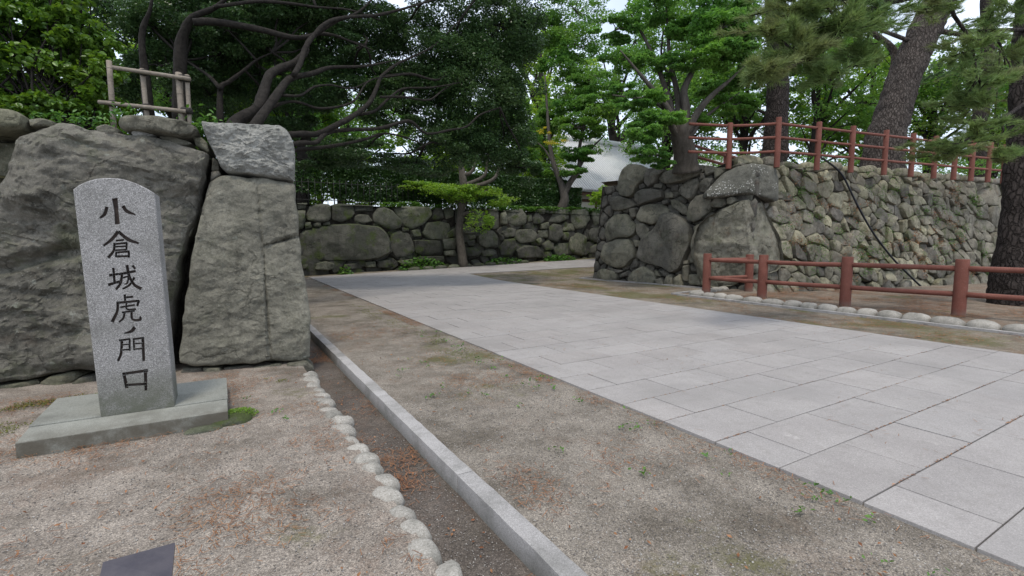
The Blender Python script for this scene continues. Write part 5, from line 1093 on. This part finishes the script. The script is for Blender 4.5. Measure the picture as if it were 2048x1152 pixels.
pine('dark pine trunk on the moat bank with boughs sweeping over the fences', b3, [b3 - np.array([0, 0, .3]), D(2034, 540, d3), D(2039, 450, d3), D(2044, 330, d3), D(2049, 220, d3), D(2056, 100, d3), D(2065, -40, d3), D(2080, -250, d3)], [w * k3 / 2 for w in (90, 76, 60, 53, 48, 46, 44, 36)],
     [pd(1540, 145, d3 - 4.3, 40, 16, .9), pd(1600, 110, d3 - 4.1, 55, 24, 1.2), pd(1660, 150, d3 - 3.9, 45, 24, .9), pd(1660, 60, d3 - 3.9, 70, 30, 1.3), pd(1590, 30, d3 - 3.9, 60, 22, 1.0), pd(1730, 40, d3 - 3.6, 55, 30, .9), pd(1720, 110, d3 - 3.7, 40, 24, .7), pd(1870, 5, d3 - 2.9, 70, 24, .6), pd(1940, 100, d3 - 2.9, 50, 34, .7), pd(1960, 170, d3 - 2.8, 50, 30, .8), pd(1930, 215, d3 - 2.4, 45, 26, .6), pd(1960, 260, d3 - 1.6, 55, 26, .8), pd(1890, 300, d3 - 2, 50, 26, 1.0), pd(2000, 40, d3 - 1.6, 50, 40, .8), pd(2010, 130, d3 - 1, 40, 40, .6), pd(1820, -20, d3 - 3, 90, 26, .9), pd(1700, -10, d3 - 3.6, 80, 24, .9), pd(2000, 310, d3 - .8, 40, 20, .5), pd(1640, 0, d3 - 3.9, 90, 26, 1), pd(1560, 70, d3 - 4, 50, 22, .7)], 210, near, 'needle', 'bark_pine_dark', 33, .16, 26, .0052)
d4 = 30.0; b4 = D(1962, 345, d4); b4[2] = ZT - .2
pine('slender far pine trunk between the leaning trunk and the moat pine', b4, [b4, D(1955, 280, d4), D(1965, 200, d4), D(1975, 100, d4), D(1970, -50, d4)], [.45, .4, .36, .33, .25], [pd(1900, 150, d4, 80, 30, 1), pd(1990, 60, d4, 80, 40, 1)], 120, (), 'needle_dark', 'bark_pine_dark', 34, .25, 26, .01)

# ---- woods behind: sunlit trees of the garden
BT = [(-250, 30, 12, 4.2, 'leaf_mid'), (60, 30, 13, 4.2, 'leaf_mid'), (250, 26, 11, 4.0, 'leaf_bright'), (430, 30, 12, 4.2, 'leaf_mid'), (560, 27, 11, 3.6, 'leaf_bright'), (690, 36, 14, 4.2, 'leaf_mid'), (640, 31, 7.5, 2.8, 'leaf_bright'), (880, 40, 13, 4.8, 'leaf_bright'), (1000, 34, 10.5, 3.4, 'leaf_mid'), (1080, 42, 19, 5.0, 'leaf_bright'), (1230, 55, 26, 6.5, 'leaf_mid'), (1330, 48, 22, 5.5, 'leaf_mid'), (1480, 40, 15, 5, 'leaf_mid'), (1620, 34, 13, 4.6, 'leaf_mid'), (1720, 40, 17, 5.0, 'leaf_bright'), (1850, 36, 14, 4.4, 'leaf_mid'), (1980, 40, 15, 5, 'leaf_bright'), (2120, 36, 16, 5, 'leaf_mid'), (2330, 34, 16, 5, 'leaf_mid'), (2700, 36, 14, 5, 'leaf_mid'), (3300, 30, 14, 5, 'leaf_bright'), (360, 23, 15, 4.5, 'leaf_mid'), (600, 24, 15, 4.5, 'leaf_mid')]
adj = ['rounded', 'broad', 'airy', 'tall', 'leaning', 'full', 'low', 'spreading', 'loose', 'towering', 'pale-topped', 'open', 'heavy', 'layered', 'slim', 'bushy', 'wide', 'old', 'young', 'dense', 'sunny', 'high', 'lofty']
where = ['beyond the leafy shrub', 'behind the leafy shrub', 'behind the bamboo trellis', 'behind the crooked evergreen trunk', 'behind the evergreen limbs', 'behind the picket fence', 'just over the picket fence', 'beyond the middle of the hedge', 'over the end of the hedge', 'over the forked grey tree', 'above the tiled roof', 'behind the maple stems', 'between maple and straight pine', 'between the straight and the leaning pine', 'behind the leaning pine', 'beyond the high red fence', 'behind the slender far pine', 'past the moat pine', 'past the moat bank', 'across the moat from the low fence', 'on the far side of the moat', 'over the bamboo trellis', 'above the evergreen limbs']
for i, (px, d, h, cr, mt) in enumerate(BT):
    b = D(px, 481, d); b[2] = 2.0 if px < 1400 else 3.0
    col = 'sunlit bright green' if mt == 'leaf_bright' else 'mid green'
    auto_tree('garden_tree', f'{adj[i]} {col} tree {where[i]}', b, h, cr, mt, 'bark_dark', 15500, .25 if d < 38 else .32, 60 + i, ch=.78, group='trees of the garden behind the walls')
for i, (px, d, h, cr) in enumerate(((620, 27.5, 2.6, 1.6), (800, 30, 3.0, 2.2), (720, 26.5, 1.6, 1.5), (1215, 26, 1.5, .9), (1660, 24, 2.6, 2.2), (1850, 26, 2.6, 2.4), (1980, 28, 2.8, 2.4), (1420, 27, 3.2, 2.0))):
    b = D(px, 481, d); b[2] = 2.9 if px < 1300 else ZT - .4
    auto_tree('garden_shrub', ['rounded bright shrub seen through the pickets', 'bright shrub behind the hedge middle', 'low bright shrub behind the pickets', 'small lime shrub by the white plaster wall', 'green shrub between the pine trunks', 'green shrub behind the leaning pine foot', 'green shrub under the slender far pine', 'green shrub behind the maple foot'][i], b, h, cr, 'leaf_bright' if i < 4 else 'leaf_mid', 'bark_dark', 3600, .13, 90 + i, ch=.95, cat='shrub')

# ------------------------------------------------------------------ tiled hall
hl = empty('tiled_hall', (40, 40, 1.8), 'white-walled hall with a glaring pale tiled roof beyond the bastion', 'building')
X0, X1, YE, ZE, YR, ZR = 25.8, 56.0, 34.0, 5.75, 41.0, 11.4
bm = bmesh.new(); box(bm, X0 + 1.6, X1 - 1.6, YE + 1.6, YR + 5.4, 1.6, ZE + .1); bmobj('wall', bm, M['plaster'], hl)
bm = bmesh.new(); sl = np.array([0, YR - YE, ZR - ZE]); nn = np.array([0, -(ZR - ZE), YR - YE]); nn = nn / np.linalg.norm(nn)
prism(bm, [(X0, YE, ZE), (X1, YE, ZE), (X1, YR, ZR), (X0, YR, ZR)], nn * .18); roof = bmobj('roof', bm, M['tile'], hl)
bm = bmesh.new(); prism(bm, [(X0, YR * 2 - YE, ZE), (X1, YR * 2 - YE, ZE), (X1, YR, ZR), (X0, YR, ZR)], (0, .1, .18)); bmobj('roof', bm, M['tile'], hl)
t = Tubes()
for x in np.arange(X0 + .1, X1, .30): t.add([np.array([x, YE - .05, ZE]) + nn * .2, np.array([x, YR, ZR]) + nn * .2], [.085, .085], 7, 1)
o = t.build('tile_row', M['tile'], roof, (X0, YE, ZE)); o['kind'] = 'stuff'
t = Tubes(); t.add([(X0 - .2, YR, ZR + .35), (X1 + .2, YR, ZR + .35)], [.4, .4], 8, 1); t.build('ridge', M['tile'], roof)
bm = bmesh.new(); box(bm, X0 + .3, X1 - .3, YE + .25, YE + .4, ZE - .28, ZE - .02); bmobj('eave_beam', bm, M['timber'], hl)
bm = bmesh.new(); box(bm, X0 + 1.6, X1 - 1.6, YE + 1.5, YE + 1.59, ZE - .75, ZE - .5); bmobj('lintel_beam', bm, M['timber'], hl)
for x in np.arange(X0 + 1.7, X1 - 1.5, 2.6):
    bm = bmesh.new(); box(bm, x - .1, x + .1, YE + 1.45, YE + 1.585, 1.6, ZE - .76); bmobj('post', bm, M['timber'], hl)

# ================================================================== LITTER, WEEDS, DROPPINGS
def litter(n, xr, yr, thr, seed, zf, size=(.025, .07), w=.0016):
    rs = np.random.default_rng(seed); p = np.c_[rs.uniform(*xr, n), rs.uniform(*yr, n)]
    k = fbm(np.c_[p * 1.3, np.zeros(n)], seed, 4) + rs.normal(0, .16, n); p = p[k > thr]; n = len(p)
    a = rs.uniform(0, np.pi, n); L = rs.uniform(*size, n) / 2; d = np.c_[np.cos(a) * L, np.sin(a) * L]; s = np.c_[-np.sin(a), np.cos(a)] * w
    z = zf(p[:, 0], p[:, 1])[:, None]; z2 = rs.uniform(.002, .012, (n, 1))
    v = np.stack([np.c_[p - d - s, z + .004], np.c_[p + d - s, z + z2], np.c_[p + d + s, z + z2], np.c_[p - d + s, z + .004]], 1).reshape(-1, 3); return v, np.arange(n * 4).reshape(-1, 4)
flat0 = lambda x, y: 0.012 + 0 * x
parts = [litter(26000, (-3, .75), (1.0, 6.3), .30, 1, flat0), litter(12000, (.86, 1.22), (1.0, 9), .42, 2, lambda x, y: -.105 + 0 * x), litter(16000, (1.4, 3.06), (.4, 9), .42, 3, flat0), litter(9000, (2.85, 3.07), (.4, 18), .2, 4, flat0), litter(12000, (11.2, 16), (2, 8.6), .1, 5, lambda x, y: .05 + 0 * x, (.06, .16), .004), litter(2500, (3.1, 8.9), (.4, 12), .34, 6, lambda x, y: .024 + 0 * x), litter(5000, (8.95, 10.8), (1, 14), .1, 8, flat0, (.04, .12), .004)]
v = []; qd = []; n = 0
for a, b in parts: v.append(a); qd.append(b + n); n += len(a)
lo = link('pine_needle_litter', arrmesh('pine_needle_litter', np.vstack(v), np.vstack(qd)), M['litter']); tag(lo, 'fallen brown pine needles strewn over the ground', 'litter', None, 'stuff')
# needle litter caught in the slab joints
rs = np.random.default_rng(77); p = []
for k in range(1500):
    r_ = min(13, int(abs(rs.normal(0, 4.5)))); xx_ = rs.uniform(3.1, 8.9)
    if vnoise(np.array([xx_ * 1.6, r_ * 3.1, 0.5]), 5) > -.1: p.append((xx_, .79 + .487 * (r_ - 1) + rs.normal(0, .004), .024))
v, q4 = leaves(np.array(p), .022, .35, up_bias=3, rs=rs); jl = link('joint_litter', arrmesh('joint_litter', v, q4), M['litter']); tag(jl, 'reddish needle scraps caught in the slab joints', 'litter', None, 'stuff')
rs = np.random.default_rng(78); p = np.vstack([np.c_[rs.uniform(-3, .7, 500), rs.uniform(1, 6, 500), np.full(500, .02)], np.c_[rs.uniform(1.4, 3.05, 420), rs.uniform(.5, 9, 420), np.full(420, .018)], np.c_[rs.uniform(.88, 1.22, 140), rs.uniform(1, 8, 140), np.full(140, -.1)]])
v, q4 = leaves(p, .026, .5, up_bias=2, rs=rs); dl = link('fallen_leaves', arrmesh('fallen_leaves', v, q4), M['litter']); tag(dl, 'small dry brown leaves scattered on grit and gutter', 'leaves', None, 'stuff')
p = []
for k in range(70):
    x, y = (rs.uniform(2.6, 3.05), rs.uniform(.5, 8)) if k < 34 else (rs.uniform(1.5, 3.0), rs.uniform(.6, 6)) if k < 58 else (rs.uniform(-3, .6), rs.uniform(3.8, 6))
    for j in range(rs.integers(4, 12)): p.append((x + rs.normal(0, .025), y + rs.normal(0, .03), .02 + abs(rs.normal(0, .012))))
v, q4 = leaves(np.array(p), .032, .55, up_bias=1, rs=rs); gw = link('verge_weeds', arrmesh('verge_weeds', v, q4), M['ivy']); tag(gw, 'tiny green weeds sprouting from the gravel verge', 'weeds', None, 'stuff')
# moss cushion by the plinth
p = in_ell((.07, 4.72, .0), (.16, .15, .05), 1500, rs); p[:, 2] = np.abs(p[:, 2]) + .01
v, q4 = leaves(p, .018, .5, up_bias=1, rs=rs); mo = link('moss_cushion', arrmesh('moss_cushion', v, q4), M['leaf_lime']); tag(mo, 'bright green moss cushion at the plinth corner', 'moss', None, 'stuff')

# grit grains lying proud of the ground near the path
def grains(n, xr, yr, zz, seed, r=(.0025, .0062)):
    rs = np.random.default_rng(seed); y = yr[0] + (yr[1] - yr[0]) * rs.uniform(0, 1, n) ** 1.7; p = np.c_[rs.uniform(*xr, n), y, np.full(n, zz)]; p[:, 2] += 0.012 * fbm(np.c_[p[:, :2] * .9, np.zeros(n)], 3, 4)
    o = np.array([[1, 0, 0], [0, 1, 0], [-1, 0, 0], [0, -1, 0], [0, 0, 1], [0, 0, -1.0]]); q = o[None] * rs.uniform(*r, (n, 1, 1)) * rs.uniform(.6, 1.4, (n, 6, 1)); a = rs.uniform(0, 6.28, n); ca, sa = np.cos(a)[:, None], np.sin(a)[:, None]
    q = np.stack([q[..., 0] * ca - q[..., 1] * sa, q[..., 0] * sa + q[..., 1] * ca, q[..., 2] * .7], -1)
    t = np.array([[0, 1, 4], [1, 2, 4], [2, 3, 4], [3, 0, 4], [1, 0, 5], [2, 1, 5], [3, 2, 5], [0, 3, 5]]); return (p[:, None] + q).reshape(-1, 3), (np.arange(n)[:, None, None] * 6 + t).reshape(-1, 3)
v = []; tr_ = []; n = 0
for a, b in (grains(15000, (-2.4, .74), (1.2, 4.6), .002, 11), grains(12000, (1.37, 3.05), (.4, 4.5), .002, 12), grains(1500, (.88, 1.22), (1.2, 4), -.112, 13)): v.append(a); tr_.append(b + n); n += len(a)
mg = MT('grit_grain'); gri = mg.geo.outputs['Random Per Island']; M['grit'] = mg.done(mg.ramp(gri, (0, (.10, .09, .08)), (.45, (.22, .2, .18)), (.8, (.32, .295, .265)), (1, (.42, .4, .37))), .9)
tag(link('grit', arrmesh('grit', np.vstack(v), None, np.vstack(tr_)), M['grit']), 'loose grit grains lying on the ground beside the path', 'grit', None, 'stuff')
# plants and needles caught in the joints of the bastion wall
rs = np.random.default_rng(81); P, ex, ey, n_ = RF; gp = []; bp = []
for k in range(120):
    a, b = rs.uniform(1.5, 13), rs.uniform(.3, 4.0); c = P + ex * a + ey * b + n_ * .1; m_ = rs.integers(25, 70)
    (gp if k % 5 < 3 else bp).append(c + rs.normal(0, 1, (m_, 1)) * ex * .16 + rs.normal(0, 1, (m_, 1)) * ey * .10 + np.abs(rs.normal(0, .04, (m_, 1))) * n_)
for nm_, arr, mt_, lab in (('wall_plants', gp, 'ivy', 'green moss and small plants growing in the bastion wall joints'), ('caught_needles', bp, 'litter', 'brown pine needles caught in the bastion wall joints')):
    v, q4 = leaves(np.vstack(arr), .07, .3, rs=rs, droop=1.0); tag(link(nm_, arrmesh(nm_, v, q4), M[mt_]), lab, 'plants' if mt_ == 'ivy' else 'litter', None, 'stuff')
# moss on the bare ground by the plinth and along the wall foot
p = []
for cx_, cy_, rx_, ry_, n__ in ((-1.75, 5.2, .55, .3, 2600), (-1.5, 6.0, .5, .15, 1500), (.38, 5.75, .3, .12, 1300), (-2.3, 4.6, .5, .25, 1800), (-1.0, 6.05, .35, .1, 900), (2.75, 6.5, .25, 1.2, 2200), (2.7, 10, .3, 2.5, 3000)):
    a = rs.normal(0, .5, (n__, 2)) * np.array([rx_, ry_]) + np.array([cx_, cy_]); a = a[fbm(np.c_[a * 4, np.zeros(len(a))], 5, 3) > -.05]; p.append(np.c_[a, np.full(len(a), .008) + rs.uniform(0, .012, len(a))])
v, q4 = leaves(np.vstack(p), .016, .5, up_bias=1, rs=rs); tag(link('ground_moss', arrmesh('ground_moss', v, q4), M['moss']), 'olive green moss patches on the bare ground', 'moss', None, 'stuff')
if 0: print('TRIS', sum(sum(len(p.vertices) - 2 for p in o.data.polygons) if len(o.data.polygons) < 2000 else len(o.data.polygons) * (2 if len(o.data.polygons[0].vertices) == 4 else 1) for o in bpy.data.objects if o.type == 'MESH'), len(bpy.data.objects))
